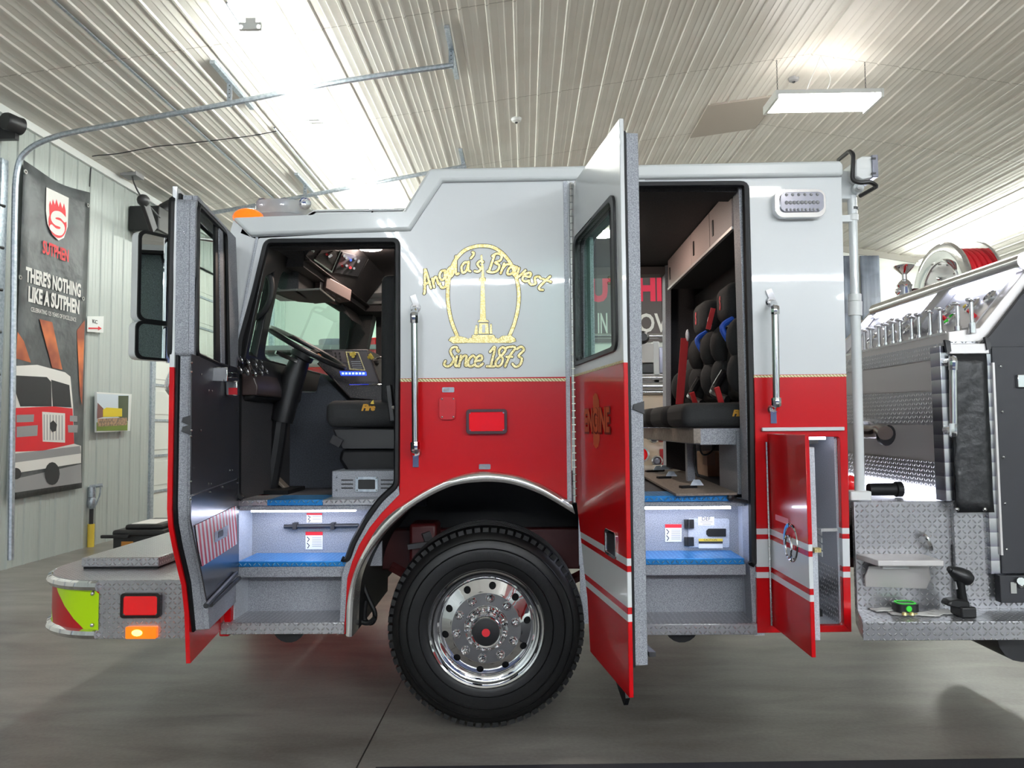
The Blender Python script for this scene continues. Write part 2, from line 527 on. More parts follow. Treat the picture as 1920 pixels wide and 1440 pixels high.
# ribbed profile: one main rib every 0.305 m, two low ribs between
def rib_profile(a0, a1):
    out = []
    a = a0
    while a < a1 - .01:
        for s_, h in ((0, 0), (.012, .017), (.034, .017), (.046, 0), (.122, 0), (.130, .003), (.144, .003), (.152, 0), (.200, 0), (.208, .003), (.222, .003), (.230, 0)):
            if a + s_ <= a1: out.append((a + s_, h))
        a += .305
    out.append((a1, 0))
    return out
tn = NT(ceil_m); oy = tn.sep('Object')[1]
fy = tn.math('DIVIDE', tn.math('SUBTRACT', oy, 6.3), 2.44); fy = tn.math('ABSOLUTE', tn.math('SUBTRACT', fy, tn.math('ROUND', fy)))
lk_ = ceil_m.node_tree.nodes['Principled BSDF'].inputs['Base Color'].links[0].from_socket
tn.L.new(tn.mix(tn.math('MULTIPLY', tn.math('LESS_THAN', fy, .003), .55), lk_, lin((120, 110, 100))), tn.p.inputs['Base Color'])   # lapped sheet ends
b = B()
pr = [(x, zc(x) - h) for x, h in rib_profile(XL, XRIDGE)] + [(x, zc(x) - h) for x, h in rib_profile(XRIDGE + .01, XR)]
n = len(pr)
b.add([(x, YN, z) for x, z in pr] + [(x, YF, z) for x, z in pr] + [(XL, YN, 7.3), (XR, YN, 7.3), (XL, YF, 7.3), (XR, YF, 7.3)],
      [(i, i + 1, n + i + 1, n + i) for i in range(n - 1)] + [(2 * n, 2 * n + 2, 2 * n + 3, 2 * n + 1)])
struct(b.build('ceiling', ceil_m, ang=20))
def ribbed_wall(b, fixed, a0, a1, z0, z1, axis, sgn):
    pr = rib_profile(a0, a1)
    n = len(pr)
    P_ = (lambda a, h, z: (fixed + sgn * h, a, z)) if axis == 'y' else (lambda a, h, z: (a, fixed + sgn * h, z))
    b.add([P_(a, h, z0) for a, h in pr] + [P_(a, h, z1(a) if callable(z1) else z1) for a, h in pr], [(i, i + 1, n + i + 1, n + i) for i in range(n - 1)])
D1 = (-1.6, 4.45)            # the overhead door left of the frame (its far jamb at 4.45)
D2 = (PX(288, 700, XL).y, PX(508, 700, XL).y)
DH = 4.75
b = B()
ribbed_wall(b, XL, YN, D1[0], 0, 5.5, 'y', 1)
ribbed_wall(b, XL, D1[0], D1[1], DH, 5.5, 'y', 1)
ribbed_wall(b, XL, D1[1], D2[0], 0, 5.5, 'y', 1)
ribbed_wall(b, XL, D2[0], D2[1], DH, 5.5, 'y', 1)
ribbed_wall(b, XL, D2[1], YF, 0, 5.5, 'y', 1)
b.box(XL - .25, XL - .2, YN, YF, 0, 5.6)
struct(b.build('wall_left', wall_m, ang=20))
b = B(); b.prism([(XL, YF, 0), (XR, YF, 0), (XR, YF, zc(XR)), (XRIDGE, YF, zc(XRIDGE)), (XL, YF, zc(XL))], (0, .1, 0))
struct(b.build('wall_far', mat('pale_far_wall_steel', (232, 234, 228), .4), ang=20))
b = B(); ribbed_wall(b, YN, XL, XR, 0, lambda x: zc(x), 'x', 1)
struct(b.build('wall_near', mat('blue_ribbed_wall', (66, 76, 108), .6), ang=20))
b = B(); ribbed_wall(b, XR, YN, YF, 0, zc(XR), 'y', -1)
struct(b.build('wall_right', wall_m, ang=20))
struct(B().box(XL + .001, XL + .05, YN, YF, 5.40, 5.5).build('trim_1', M['white']))
b = B()
for x0, x1 in ((XL, XRIDGE), (XRIDGE, XR)):
    b.add([(x0, YF - .04, zc(x0) - .16), (x1, YF - .04, zc(x1) - .16), (x1, YF - .04, zc(x1)), (x0, YF - .04, zc(x0)),
           (x0, YF - .001, zc(x0) - .16), (x1, YF - .001, zc(x1) - .16), (x1, YF - .001, zc(x1)), (x0, YF - .001, zc(x0))],
          [(0, 1, 2, 3), (4, 5, 6, 7), (0, 1, 5, 4), (3, 2, 6, 7)])
struct(b.build('trim_2', mat('grey_trim', (170, 166, 158), .5)))

# overhead sectional doors: white panels with horizontal seams, galvanised jambs
door_m = mat('white_door_panel', (228, 230, 224), .4)
def sectional_door(name, y0, y1, h):
    b = B(); k = 0; z = 0
    while z < h - .02:
        z1 = min(z + .6, h)
        b.box(XL - .12, XL - .07, y0, y1, z + .008, z1 - .008)
        y = y0 + .15
        while y < y1 - .3:
            b.box(XL - .075, XL - .06, y, min(y + 1.1, y1 - .1), z + .1, z1 - .1); y += 1.25
        z = z1
    b.box(XL - .13, XL - .1, y0, y1, 0, h)
    o = struct(b.build(name, door_m, bev=.004))
    g = B()
    for z in [i * .6 for i in range(1, 8)]:
        g.box(XL - .08, XL - .05, y0, y1, z - .02, z + .02)
    g.build('stiffener', M['galv'], o)
    for y in (y0, y1):
        s = -1 if y == y0 else 1
        j = B(); j.box(XL - .09, XL + .04, min(y, y + s * .12), max(y, y + s * .12), 0, h + .12)
        j.build('door_jamb', M['galv'], o, bev=.006)
    return o
d1 = sectional_door('door_1', D1[0], D1[1], DH)
d2 = sectional_door('door_2', D2[0], D2[1], DH)
for i in range(9):
    z = .3 + i * .5
    h = B(); h.cyl((XL - .04, D1[1] - .16, z), (XL + .05, D1[1] + .06, z), .018, 8); h.box(XL - .07, XL - .02, D1[1] - .35, D1[1] - .03, z - .035, z + .035)
    h.build('track_roller', M['dark_metal'], d1)

# ---- door tracks hung under the ceiling
def track(name, label, px, y, hang):
    pts = [S(a, b_, y) for a, b_ in px]
    e = thing(name, label, 'door track', (pts[0].x, y, 0))
    B().tube(crv(pts, 5), .034, 8).build('rail', M['galv'], e)
    for hx, up in hang:
        q = min(pts, key=lambda p: abs(pix(p)[0] - hx))
        i = [k for k in range(len(pts) - 1) if (pix(pts[k])[0] - hx) * (pix(pts[k + 1])[0] - hx) <= 0]
        if i:
            a_, c_ = pts[i[0]], pts[i[0] + 1]; u = (hx - pix(a_)[0]) / (pix(c_)[0] - pix(a_)[0] + 1e-6); q = a_.lerp(c_, u)
        h = B(); z1 = zc(q.x) - .02
        h.box(q.x - .03, q.x + .03, y - .004, y + .004, q.z - .04, z1)
        for k in range(int((z1 - q.z) / .05)):
            h.cyl((q.x, y - .006, q.z + .02 + k * .05), (q.x, y + .006, q.z + .02 + k * .05), .007, 6, 1)
        h.box(q.x - .03, q.x + .03, y - .5, y + .75, z1 - .04, z1 - .0, 0)
        h.build('hanger', [M['galv'], M['dark_metal']], e)
    return e
TY = 4.62
track('overhead_door_track', 'bent galvanised door track sweeping up from the left wall and across the ceiling', [(20, 1050), (24, 700), (27, 420), (32, 320), (52, 282), (105, 256), (200, 236), (420, 196), (640, 153), (850, 122)], TY, ((430, 0), (846, 0)))
TY2 = D2[0] + .1
track('overhead_door_track', 'straight galvanised door track running behind the cab roof', [(275, 1010), (277, 600), (279, 470), (292, 425), (330, 408), (410, 397), (580, 366), (760, 332), (874, 311)], TY2, ((572, 0), (868, 0)))
b = B()
e = thing('spring_drum', 'dark round spring drum high on the left wall beside the bent track', 'drum', (XL, 4.5, 5.05))
q = PX(22, 232, XL + .22)
b.lathe([(.0, 0), (.09, 0), (.105, .03), (.1, .14), (.105, .2), (.05, .2), (.05, .17), (0, .17)], (q.x - .02, q.y - .1, q.z), (.35, 1, 0), 20)
b.build('drum', M['dark_metal'], e)
B().box(XL, q.x + .03, q.y + .02, q.y + .09, q.z - .17, q.z + .05).build('bracket', M['dark_metal'], e)

# ---- lamps
def strip_light(name, label, x, y0, ln, group, z=None, along='y', tube='tube'):
    z = zc(x) - .3 if z is None else z
    e = thing(name, label, 'light', (x, y0, z), group)
    h, tb = B(), B()
    if along == 'y':
        h.box(x - .05, x + .05, y0 + .02, y0 + ln - .02, z + .02, z + .09)
        for dx in (-.09, .09): tb.tube([(x + dx, y0, z - .015), (x + dx, y0 + ln, z - .015)], .02, 6)
        for yy in (y0, y0 + ln - .05): h.box(x - .11, x + .11, yy, yy + .04, z - .04, z + .03)
        hh = [(x, y0 + .3), (x, y0 + ln - .3)]
    else:
        h.box(x + .02, x + ln - .02, y0 - .05, y0 + .05, z + .02, z + .09)
        for dy in (-.09, .09): tb.tube([(x, y0 + dy, z - .015), (x + ln, y0 + dy, z - .015)], .02, 6)
        hh = [(x + .3, y0), (x + ln - .3, y0)]
    for hx, hy in hh: h.box(hx - .01, hx + .01, hy - .01, hy + .01, z + .08, zc(hx) - .004)
    h.build('housing', M['white'], e); tb.build('tube', M[tube], e)
    return e
root = None
XLR = -2.72
g1 = 'strip lights in the left ceiling row'
for k in range(5):
    y = 3.1 + k * 2.3
    l_ = 'white twin tube strip light in the ceiling row above the front cab'
    root = strip_light('strip_light', l_, XLR, y, 2.25, g1) if root is None else dup(root, (XLR, y, zc(XLR) - .3), l_)
root = None
XRR = 9.9
g2 = 'strip lights in the right ceiling row'
for k in range(5):
    y = 3.1 + k * 2.3
    l_ = 'white twin tube strip light in the ceiling row above the hose reel'
    root = strip_light('strip_light', l_, XRR, y, 2.25, g2) if root is None else dup(root, (XRR, y, zc(XRR) - .3), l_)
root = None
g4 = 'strip lights over the rear of the hall'
for k in range(8):
    l_ = 'unseen white twin tube strip light over the rear half of the hall'
    x, y = (XLR, XRR)[k % 2], -11.2 - (k // 2) * 2.7 - (1.3 if k % 2 == 0 else 0)  # left row mirrored in the paint, right row added to light the cab
    z = zc(x) - .3
    root = strip_light('strip_light', l_, x, y, 2.25, g4, z, 'y', 'rear_tube') if root is None else dup(root, (x, y, z), l_)
# the row across the hall behind the photographer (seen as the streak on the white paint), right end added for light
root = None
g3 = 'strip lights in the cross row'
for k in range(6):
    l_ = 'white twin tube strip light in the cross row mirrored in the cab paint, lengthened for light'
    x = -2.7 + k * 2.4
    if root is None: root = strip_light('strip_light', l_, x, -15.0, 2.35, g3, 5.4, 'x', 'rear_tube')
    else: dup(root, (x, -15.0, 5.4), l_)

q = S(1541, 190, 6.3)
e = thing('hanging_light', 'bright wide lamp hung on chains under the ceiling ridge', 'light', (q.x, q.y, q.z))
hw = .72
b = B()
for sx in (-1, 1): b.box(q.x + sx * hw - .02, q.x + sx * hw + .02, 6.02, 6.58, q.z - .07, q.z + .05)
for yy in (6.02, 6.56): b.box(q.x - hw, q.x + hw, yy, yy + .02, q.z - .01, q.z + .05)
b.box(q.x - hw, q.x + hw, 6.04, 6.56, q.z + .035, q.z + .05)
b.build('housing', M['white'], e)
B().box(q.x - hw + .03, q.x + hw - .03, 6.04, 6.56, q.z - .045, q.z - .02).build('diffuser', M['hanging'], e)
B().box(q.x - hw + .3, q.x + hw - .3, 6.28, 6.32, q.z + .06, q.z + .07).build('upper_glow_slot', M['hanging'], e)
for x in (q.x - .62, q.x + .62):
    b = B(); zt = zc(x) - .01; k = 0; z = q.z + .05
    while z < zt:
        b.tube([(x + .008 * math.cos(a) * (k % 2), 6.3 + .008 * math.cos(a) * (1 - k % 2), z + .014 * math.sin(a)) for a in [i * math.pi / 4 for i in range(8)]], .003, 4, True); z += .026; k += 1
    b.build('chain', M['dark_metal'], e)
zt = zc(q.x)
for dx in (-.16, .12):
    B().tube(crv([(q.x + dx - .1, 6.25, q.z + .06), (q.x + dx, 6.28, q.z + .3), (q.x + dx * .6 + .02, 6.3, zt - .2), (q.x, 6.3, zt - .01)], 6), .006, 6).build('power_cord', M['white'], e)

dup(e, (q.x, -10.3, q.z), 'bright wide lamp hung under the ridge behind the viewer, mirrored in the cab paint')
dup(e, (q.x, -19.0, q.z), 'added unseen wide lamp hung under the ridge by the rear wall of the hall')  # unseen lamp, added to brighten the side of the cab
# ---- ceiling fittings
def on_ceiling(px, py):
    d = ray(px, py); p = CAM.copy()
    t0, t1 = 2.0, 40.0
    for _ in range(60):
        tm = (t0 + t1) / 2; q_ = CAM + d * tm
        if q_.z < zc(q_.x): t0 = tm
        else: t1 = tm
    return CAM + d * t0
for px_, py_, l_ in ((968, 222, 'small white smoke detector on the ceiling above the cab roof'), (1488, 146, 'grey smoke detector on the ceiling beside the lamp chain')):
    q = on_ceiling(px_, py_)
    e = thing('smoke_detector', l_, 'smoke detector', q)
    B().lathe([(0, -.06), (.04, -.06), (.07, -.045), (.085, 0), (0, 0.01)], (q.x, q.y, q.z), (0, 0, 1), 18).build('housing', M['white'] if px_ < 1200 else M['grey_print'], e)
    B().lathe([(0, -.075), (.02, -.075), (.025, -.055)], (q.x, q.y, q.z), (0, 0, 1), 12).build('sensor', M['dark_print'], e)
xj = on_ceiling(105, 0).x
struct(B().box(xj - .014, xj + .014, 2.0, YF - .02, zc(xj) - .03, zc(xj) - .016).build('trim_3', M['galv']))
hp = [on_ceiling(*p) for p in ((1297, 250), (1332, 195), (1462, 178), (1402, 240))]
x0, x1 = min(p.x for p in hp), max(p.x for p in hp); y0, y1 = min(p.y for p in hp), max(p.y for p in hp)
b = B(); b.add([(x0, y0, zc(x0) - .03), (x1, y0, zc(x1) - .03), (x1, y1, zc(x1) - .03), (x0, y1, zc(x0) - .03), (x0, y0, zc(x0)), (x1, y0, zc(x1)), (x1, y1, zc(x1)), (x0, y1, zc(x0))],
                [(0, 1, 2, 3), (0, 1, 5, 4), (1, 2, 6, 5), (2, 3, 7, 6), (3, 0, 4, 7)])
tag(b.build('ceiling_hatch', mat('hatch_board', (176, 166, 156), .6), origin=hp[0]), 'flat beige access hatch in the ribbed ceiling left of the lamp', 'hatch')
pts = [PX(168, 350, XL + .02), PX(172, 300, XL + .02)] + [on_ceiling(*p) - V((0, 0, .025)) for p in ((178, 289), (220, 285), (290, 272), (330, 268), (420, 258), (480, 250), (522, 242))]
tag(B().tube(crv(pts, 4), .007, 6).build('cable', M['dark_print'], origin=pts[0]), 'thin black cable run over the ceiling from the left wall', 'cable')
pts = [on_ceiling(*p) - V((0, 0, .03)) for p in ((425, 0), (497, 112))] + [S(493, 216, 7.6)] + [on_ceiling(*p) - V((0, 0, .03)) for p in ((515, 236), (640, 390))]
tag(B().tube(pts, .012, 6).build('conduit', M['galv'], origin=pts[0]), 'steel conduit along the ceiling beside the strip light row', 'conduit')

# ---- door opener on the far door
e = thing('door_opener', 'black chain hoist door opener with a swing arm above the far door', 'door opener', PX(290, 410, XL + .3))
q = PX(292, 415, XL + .35)
B().box(XL + .02, XL + .5, q.y - .2, q.y + .9, q.z - .2, q.z + .2).build('motor_box', M['black'], e, bev=.02)
B().lathe([(0, 0), (.1, 0), (.12, .05), (.12, .3), (0, .32)], (XL + .3, q.y + .3, q.z + .24), (.3, .6, .5), 18).build('chain_drum', M['dark_metal'], e)
b = B(); b.bar(PX(270, 378, XL + .75), PX(288, 432, XL + .75), .16, .06, (1, 0, 0)); b.ball(PX(269, 376, XL + .75), .09, 10)
b.build('arm', M['dark_metal'], e, bev=.01)
B().tube(crv([on_ceiling(248, 330), PX(252, 345, XL + .6), PX(266, 370, XL + .7), PX(300, 408, XL + .6)], 6), .012, 6).build('cable', M['dark_print'], e)
q = on_ceiling(248, 327)
b = B().box(q.x - .12, q.x + .12, q.y - .12, q.y + .12, q.z - .05, q.z + .02)
b.build('junction_box', M['grey_print'], e)

# ---- things on and by the left wall
XB = XL + .06
def W_(px, py, dx=0.0): return PX(px, py, XB + dx)
e = thing('hanging_banner', 'tall black banner with a red fire engine hung on the left wall', 'banner', W_(95, 930))
def flat(name, px, m_, par, dx, holes=()):
    return B().face([W_(a, c_, dx) for a, c_ in px], [[W_(a, c_, dx) for a, c_ in h] for h in holes]).build(name, m_, par)
cs = [W_(44, 300), W_(168, 361), W_(153, 915), W_(18, 938)]
b = B(); nu, nv = 10, 24
vs = []
for j in range(nv + 1):
    for i in range(nu + 1):
        u, v = i / nu, j / nv
        p = cs[0].lerp(cs[1], u).lerp(cs[3].lerp(cs[2], u), v)
        sag = .035 * (1 - v) ** 3
        p.x += .012 * math.sin(u * 9 + v * 3) * (1 - v) - .0
        p.z -= sag * math.sin(u * math.pi) * 2
        vs.append(p)
b.add(vs, [(j * (nu + 1) + i, j * (nu + 1) + i + 1, (j + 1) * (nu + 1) + i + 1, (j + 1) * (nu + 1) + i) for j in range(nv) for i in range(nu)])
ban = b.build('fabric', M['banner'], e, ang=60)
ban.modifiers.new('th', 'SOLIDIFY').thickness = .004
flat('badge', [(87, 351), (129, 371), (127, 425), (120, 446), (110, 451), (98, 440), (89, 420), (86, 395)], M['paper'], e, .016)
fl = [(93, 412), (92, 384), (94, 376), (97, 385), (99, 373), (103, 384), (106, 373), (110, 388), (113, 378), (117, 391), (120, 381), (123, 394), (124, 416)]
flat('flame_emblem', fl, M['red_print'], e, .0175)
flat('emblem_disc', [(108 + 17 * math.cos(a), 419 + 27 * math.sin(a) + 4 * math.cos(a)) for a in [i * math.pi / 14 for i in range(28)]], M['red_print'], e, .019)
b = B(); sp = [(121, 411), (113, 403), (103, 402), (99, 409), (104, 416), (113, 420), (118, 427), (114, 435), (105, 434), (97, 427)]
b.ribbon(crv([W_(a, c_, .0205) for a, c_ in sp], 5), .085, (1, 0, 0)); b.build('letter_emblem', M['paper'], e)
def wall_text(name, txt, x0, x1, ym0, ym1, m_, par, dx, bold=.02, x=None):
    """txt fitted between two pixel columns on the wall, following the wall's own vertical plane"""
    a, c_ = W_(x0, ym0, dx), W_(x1, ym1, dx)
    z0 = (a.z + c_.z) / 2
    g = glyphs(txt, 1.0, (0, 0, 0), (1, 0, 0), (0, 1, 0), 1, bold)
    xs = [v.x for v in g.v]; ys = [v.y for v in g.v]
    hgt = x
    for v in g.v:
        u = (v.x - min(xs)) / (max(xs) - min(xs)); w = (v.y - min(ys)) / (max(ys) - min(ys)) - .5
        v.xyz = (a.x, a.y + (c_.y - a.y) * u, z0 + w * hgt)
    return g.build(name, m_, par)
wall_text('brand_lettering', 'SUTPHEN', 80, 129, 468, 475, M['red_print'], e, .021, .03, .17)
wall_text('slogan', "THERE'S NOTHING", 48, 152, 528, 532, M['paper'], e, .016, .042, .20)
wall_text('slogan', 'LIKE A SUTPHEN', 53, 149, 562, 566, M['paper'], e, .016, .042, .20)
wall_text('slogan', 'CELEBRATING 125 YEARS OF EXCELLENCE', 58, 143, 588, 592, M['paper'], e, .016, .005, .055)
orange = mat('banner_fire_glow_print', (150, 78, 56), .6, noise=(2.5, (214, 120, 70), .4, .6))
flat('light_beam_print', [(74, 598), (98, 604), (117, 693), (98, 690)], orange, e, .011)
flat('light_beam_print', [(33, 622), (45, 640), (58, 680), (30, 672)], orange, e, .011)
flat('light_beam_print', [(144, 620), (159, 600), (154, 760), (150, 742)], orange, e, .011)
flat('road_print', [(20, 900), (152, 870), (153, 905), (19, 925)], M['grey_print'], e, .009)
flat('printed_truck_body', [(29, 686), (70, 684), (122, 698), (132, 706), (137, 760), (139, 832), (152, 836), (152, 868), (24, 888), (25, 845), (27, 765)], M['paper'], e, .011)
flat('printed_truck_red', [(27, 765), (100, 762), (136, 766), (139, 832), (80, 845), (26, 847)], M['red_print'], e, .013)
flat('printed_windshield', [(30, 704), (88, 707), (96, 716), (97, 762), (38, 762), (29, 735)], M['dark_print'], e, .013)
flat('printed_windshield', [(96, 712), (130, 722), (134, 764), (99, 762)], M['dark_print'], e, .013)
flat('printed_grille', [(79, 772), (122, 775), (122, 830), (80, 828)], M['paper'], e, .015)
b = B()
for k in range(7): b.add([W_(82 + k * 5.6, 777 + k * .3, .0165), W_(83.6 + k * 5.6, 777 + k * .3, .0165), W_(83.6 + k * 5.6, 825, .0165), W_(82 + k * 5.6, 825, .0165)], [(0, 1, 2, 3)])
b.build('printed_grille_bars', M['grey_print'], e)
flat('printed_badge', [(94, 793), (100, 788), (107, 796), (105, 808), (98, 810), (94, 803)], M['dark_print'], e, .019)
for px_ in ([(31, 778), (64, 777), (63, 791), (31, 792)], [(31, 800), (71, 797), (70, 817), (31, 820)], [(131, 779), (145, 780), (145, 791), (131, 790)], [(127, 797), (146, 797), (145, 811), (128, 811)]):
    flat('printed_headlamp', px_, M['grey_print'], e, .015)
flat('printed_bumper', [(24, 851), (150, 836), (152, 850), (24, 868)], M['grey_print'], e, .013)
b = B()
for cx, cy, rx, ry in ((98, 888, 14, 24), (30, 888, 10, 12)):
    b = B(); b.face([W_(cx + rx * math.cos(a), cy + ry * math.sin(a) * .9, .0145) for a in [i * math.pi / 8 for i in range(16)]])
    b.build('printed_wheel', M['dark_print'], e)
for px_, py_ in ((47, 322), (37, 520), (164, 385), (155, 560)):
    q = W_(px_, py_, .02); B().lathe([(.012, 0), (.03, 0), (.03, .012), (.012, .012)], q, (1, 0, 0), 10).build('grommet', M['steel'], e)

e = thing('arrow_sign', 'small white sign with KC over a red arrow beside the banner', 'sign', W_(179, 608))
B().prism([W_(163, 593), W_(194, 593), W_(193, 624), W_(163, 622)], (.006, 0, 0)).build('panel', M['white'], e)
wall_text('lettering', 'KC', 174, 183, 603, 603, M['dark_print'], e, .012, .01, .055)
flat('arrow', [(166, 614), (184, 614.5), (184, 611.5), (191, 616), (184, 619.5), (184, 617), (166, 617)], M['red_print'], e, .012)

e = thing('framed_photograph', 'framed photo of a yellow fire engine on the white wall', 'picture', W_(210, 810))
B().prism([W_(177, 735), W_(243, 739), W_(240, 808), W_(177, 811)], (.035, 0, 0)).build('frame', M['white'], e, bev=.004)
flat('photo_print', [(182, 738), (242, 741), (239, 807), (181, 808)], mat('photo_sky_print', (210, 222, 232), .5), e, .038)
flat('photo_lawn', [(181, 792), (239.5, 790), (239, 807), (181, 808)], mat('photo_lawn_print', (110, 130, 50), .6), e, .041)
flat('photo_trees', [(222, 742), (241, 742), (240, 790), (222, 782)], mat('photo_tree_print', (74, 84, 62), .6), e, .041)
flat('photo_house', [(183, 755), (194, 766), (194, 782), (182, 785)], mat('photo_house_print', (120, 80, 78), .6), e, .041)
flat('photo_engine', [(193, 768), (200, 764), (229, 766), (229, 781), (193, 782)], mat('photo_engine_print', (228, 204, 40), .5), e, .043)
flat('photo_crowd', [(183, 785), (238, 783), (238, 797), (183, 800)], mat('photo_crowd_print', (120, 104, 88), .6, noise=(24, (176, 140, 110), .4, .6)), e, .043)

q = PZ(142, 1026, 0) + V((.2, .02, 0))
e = thing('standpipe', 'air line standpipe with a yellow sleeve by the wall', 'standpipe', (q.x, q.y, 0))
B().cyl((q.x, q.y, 0), (q.x, q.y, .32), .045, 14).build('sleeve', M['yellow'], e)
B().cyl((q.x, q.y, .32), (q.x, q.y, .82), .028, 10).build('pipe', M['dark_metal'], e)
b = B(); b.ball((q.x, q.y, .62), (.06, .06, .1), 12); b.cyl((q.x, q.y, .7), (q.x, q.y, .84), .05, 12); b.cyl((q.x - .03, q.y, .84), (q.x + .12, q.y + .06, .86), .025, 8); b.tube(crv([(q.x + .1, q.y + .04, .84), (q.x + .09, q.y + .03, .7), (q.x + .04, q.y, .55)], 5), .012, 6)
b.build('valve', M['galv'], e)

q = S(250, 1050, 3.9); zt = S(250, 985, 3.9).z
e = thing('rolling_tote', 'black wheeled tote with a lid standing behind the bumper', 'tote', (q.x, q.y, 0))
x0, x1 = S(211, 1000, 3.9).x, S(300, 1000, 3.9).x
B().box(x0, x1, 3.9, 4.6, .12, zt - .1).build('body', M['black'], e, bev=.02)
b = B().box(x0 - .0, x1 + .05, 3.88, 4.64, zt - .12, zt - .05); b.box(x0 + .1, x1, 3.95, 4.6, zt - .06, zt + .0)
b.build('lid', M['black'], e, bev=.025)
B().box(x0 + .15, x0 + .42, 4.0, 4.4, zt + .001, zt + .006).build('paper_label', M['paper'], e)
B().face([(x0 + .1, 3.893, zt - .38), (x0 + .23, 3.893, zt - .38), (x0 + .23, 3.893, zt - .17), (x0 + .1, 3.893, zt - .17)]).build('orange_sticker', mat('orange_sticker', (190, 128, 50), .6), e)
B().box(x0 - .1, x0 + .2, 3.84, 3.88, zt - .13, zt - .095).build('handle', M['black'], e, bev=.008)
for x in (x0 + .06, x1 - .06): B().cyl((x - .03, 4.5, .12), (x + .03, 4.5, .12), .12, 14).build('wheel', M['rubber'], e)

# a dark mat edge along the bottom of the frame
q0, q1 = PZ(900, 1440, 0), PZ(1920, 1426, 0)
sl = (q1.y - q0.y) / (q1.x - q0.x)
b = B(); b.prism([(q0.x - .5, q0.y - .5 * sl, .0), (3.2, q0.y + sl * (3.2 - q0.x), .0), (3.2, -3.6, .0), (q0.x - .5, -3.6, .0)], (0, 0, .012))
tag(b.build('floor_mat', mat('charcoal_mat', (40, 40, 46), .8, bump=(300, .3, .003)), origin=(q0.x, q0.y, 0)), 'dark charcoal mat edge lying on the concrete in the foreground', 'mat')

# ---- far wall banners
def far_text(txt, x0, x1, yt, yb, y, m_, par, name, bold=.03):
    a, c_ = S(x0, (yt + yb) / 2, y), S(x1, (yt + yb) / 2, y)
    zt, zb = S((x0 + x1) / 2, yt, y).z, S((x0 + x1) / 2, yb, y).z
    g = glyphs(txt, 1.0, (0, 0, 0), (1, 0, 0), (0, 1, 0), 1, bold)
    xs = [v.x for v in g.v]; ys = [v.y for v in g.v]
    for v in g.v:
        u = (v.x - min(xs)) / (max(xs) - min(xs)); w = (v.y - min(ys)) / (max(ys) - min(ys))
        v.xyz = (a.x + (c_.x - a.x) * u, y, zb + (zt - zb) * w)
    return g.build(name, m_, par)
YB = YF - .1
e = thing('wall_banner', 'wide dark banner with red capitals seen through the crew cab', 'banner', S(1190, 600, YB))
p0, p1 = S(1065, 505, YB), S(1330, 640, YB)
B().box(p0.x, p1.x, YB, YB + .02, p1.z, p0.z).build('fabric', mat('dark_grey_banner', (92, 84, 84), .6), e)
far_text('SUTPHEN', 1082, 1292, 516, 566, YB - .01, mat('bright_red_print', (240, 46, 84), .5), e, 'brand_lettering', .05)
far_text('TOWERS', 1172, 1330, 587, 623, YB - .01, M['paper'], e, 'slogan', .02)
far_text('IN', 1121, 1139, 587, 625, YB - .01, M['paper'], e, 'slogan', .02)
for px_, l_ in (((1580, 1603), 'narrow grey banner on the far wall left of the light mast'), ((1612, 1656), 'grey blue banner on the far wall right of the light mast')):
    p0, p1 = S(px_[0], 480, YB), S(px_[1], 700, YB)
    e = thing('wall_banner', l_, 'banner', (p0.x, YB, p1.z))
    b = B(); n = 12
    b.add([(p0.x + (p1.x - p0.x) * i / n, YB - .03 * abs(math.sin(i * 1.3)), z) for z in (p1.z, p0.z) for i in range(n + 1)], [(i, i + 1, n + 2 + i, n + 1 + i) for i in range(n)])
    o = b.build('fabric', mat('slate_banner', (104, 110, 124), .5, noise=(1.5, (150, 160, 178), .4, .6), bump=(3, .4, .04)), e, ang=60)
    o.modifiers.new('th', 'SOLIDIFY').thickness = .006

# ---- other vehicles parked behind
def boxy(par, name, x0, x1, y0, y1, z0, z1, m_, bev=.03):
    return B().box(x0, x1, y0, y1, z0, z1).build(name, m_, par, bev=bev)
y = 5.6
a0 = S(628, 668, y); a1 = S(735, 668, y)
e = thing('background_engine', 'red and white fire engine parked beyond the front cab windows', 'fire engine', (a0.x, y, 0))
xa, xb = S(470, 700, y).x, S(707, 700, y).x
LW = xb - xa
boxy(e, 'lower_body', xa, xa + LW, y + .0, y + 1.85, .5, S(690, 687, y).z, M['red_paint'])
boxy(e, 'reflective_stripe', xa - .005, xa + LW + .005, y - .006, y + 1.856, S(690, 655, y).z, S(690, 646, y).z, M['grey_print'], .002)
zr = S(690, 632, y).z
B().box(xb - .5, xb, y + .01, y + 1.84, S(690, 687, y).z, zr).build('upper_body', M['red_paint'], e, bev=.03)
p0, p1 = S(650, 668, y + .8), S(700, 650, y + .8)
B().box(xa, xb - .5, y + .2, y + 1.8, S(690, 687, y).z, S(640, 672, y + .8).z).build('cab_roof', M['white_paint'], e, bev=.06)
b = B(); q = S(655, 662, y + .9); zt_ = S(655, 646, y + .9).z
b.prism(rrect(q.x - .28, q.x + .42, q.y - .7, q.y + .7, .18) and [(x, y_, q.z) for x, y_ in rrect(q.x - .28, q.x + .42, q.y - .75, q.y + .75, .18)], (0, 0, zt_ - q.z))
b.build('light_bar', M['clear_lens'], e, bev=.02)
for yy in (-.7, .55): B().ball((q.x - .2, q.y + yy, q.z - .03), (.1, .12, .06), 10).build('amber_beacon', M['amber_lens'], e)
for yy in (y + .55, y + 1.35):
    B().cyl((xa + .02, yy, .5), (xa + .32, yy, .5), .5, 24).build('wheel', M['tyre'], e)
    B().cyl((xb - .32, yy, .5), (xb - .02, yy, .5), .5, 24).build('wheel', M['tyre'], e)
y = 7.6
e = thing('background_trailer', 'white show trailer with large red capitals behind the passenger window', 'trailer', S(740, 700, y))
p0, p1 = S(706, 622, y), S(905, 740, y)
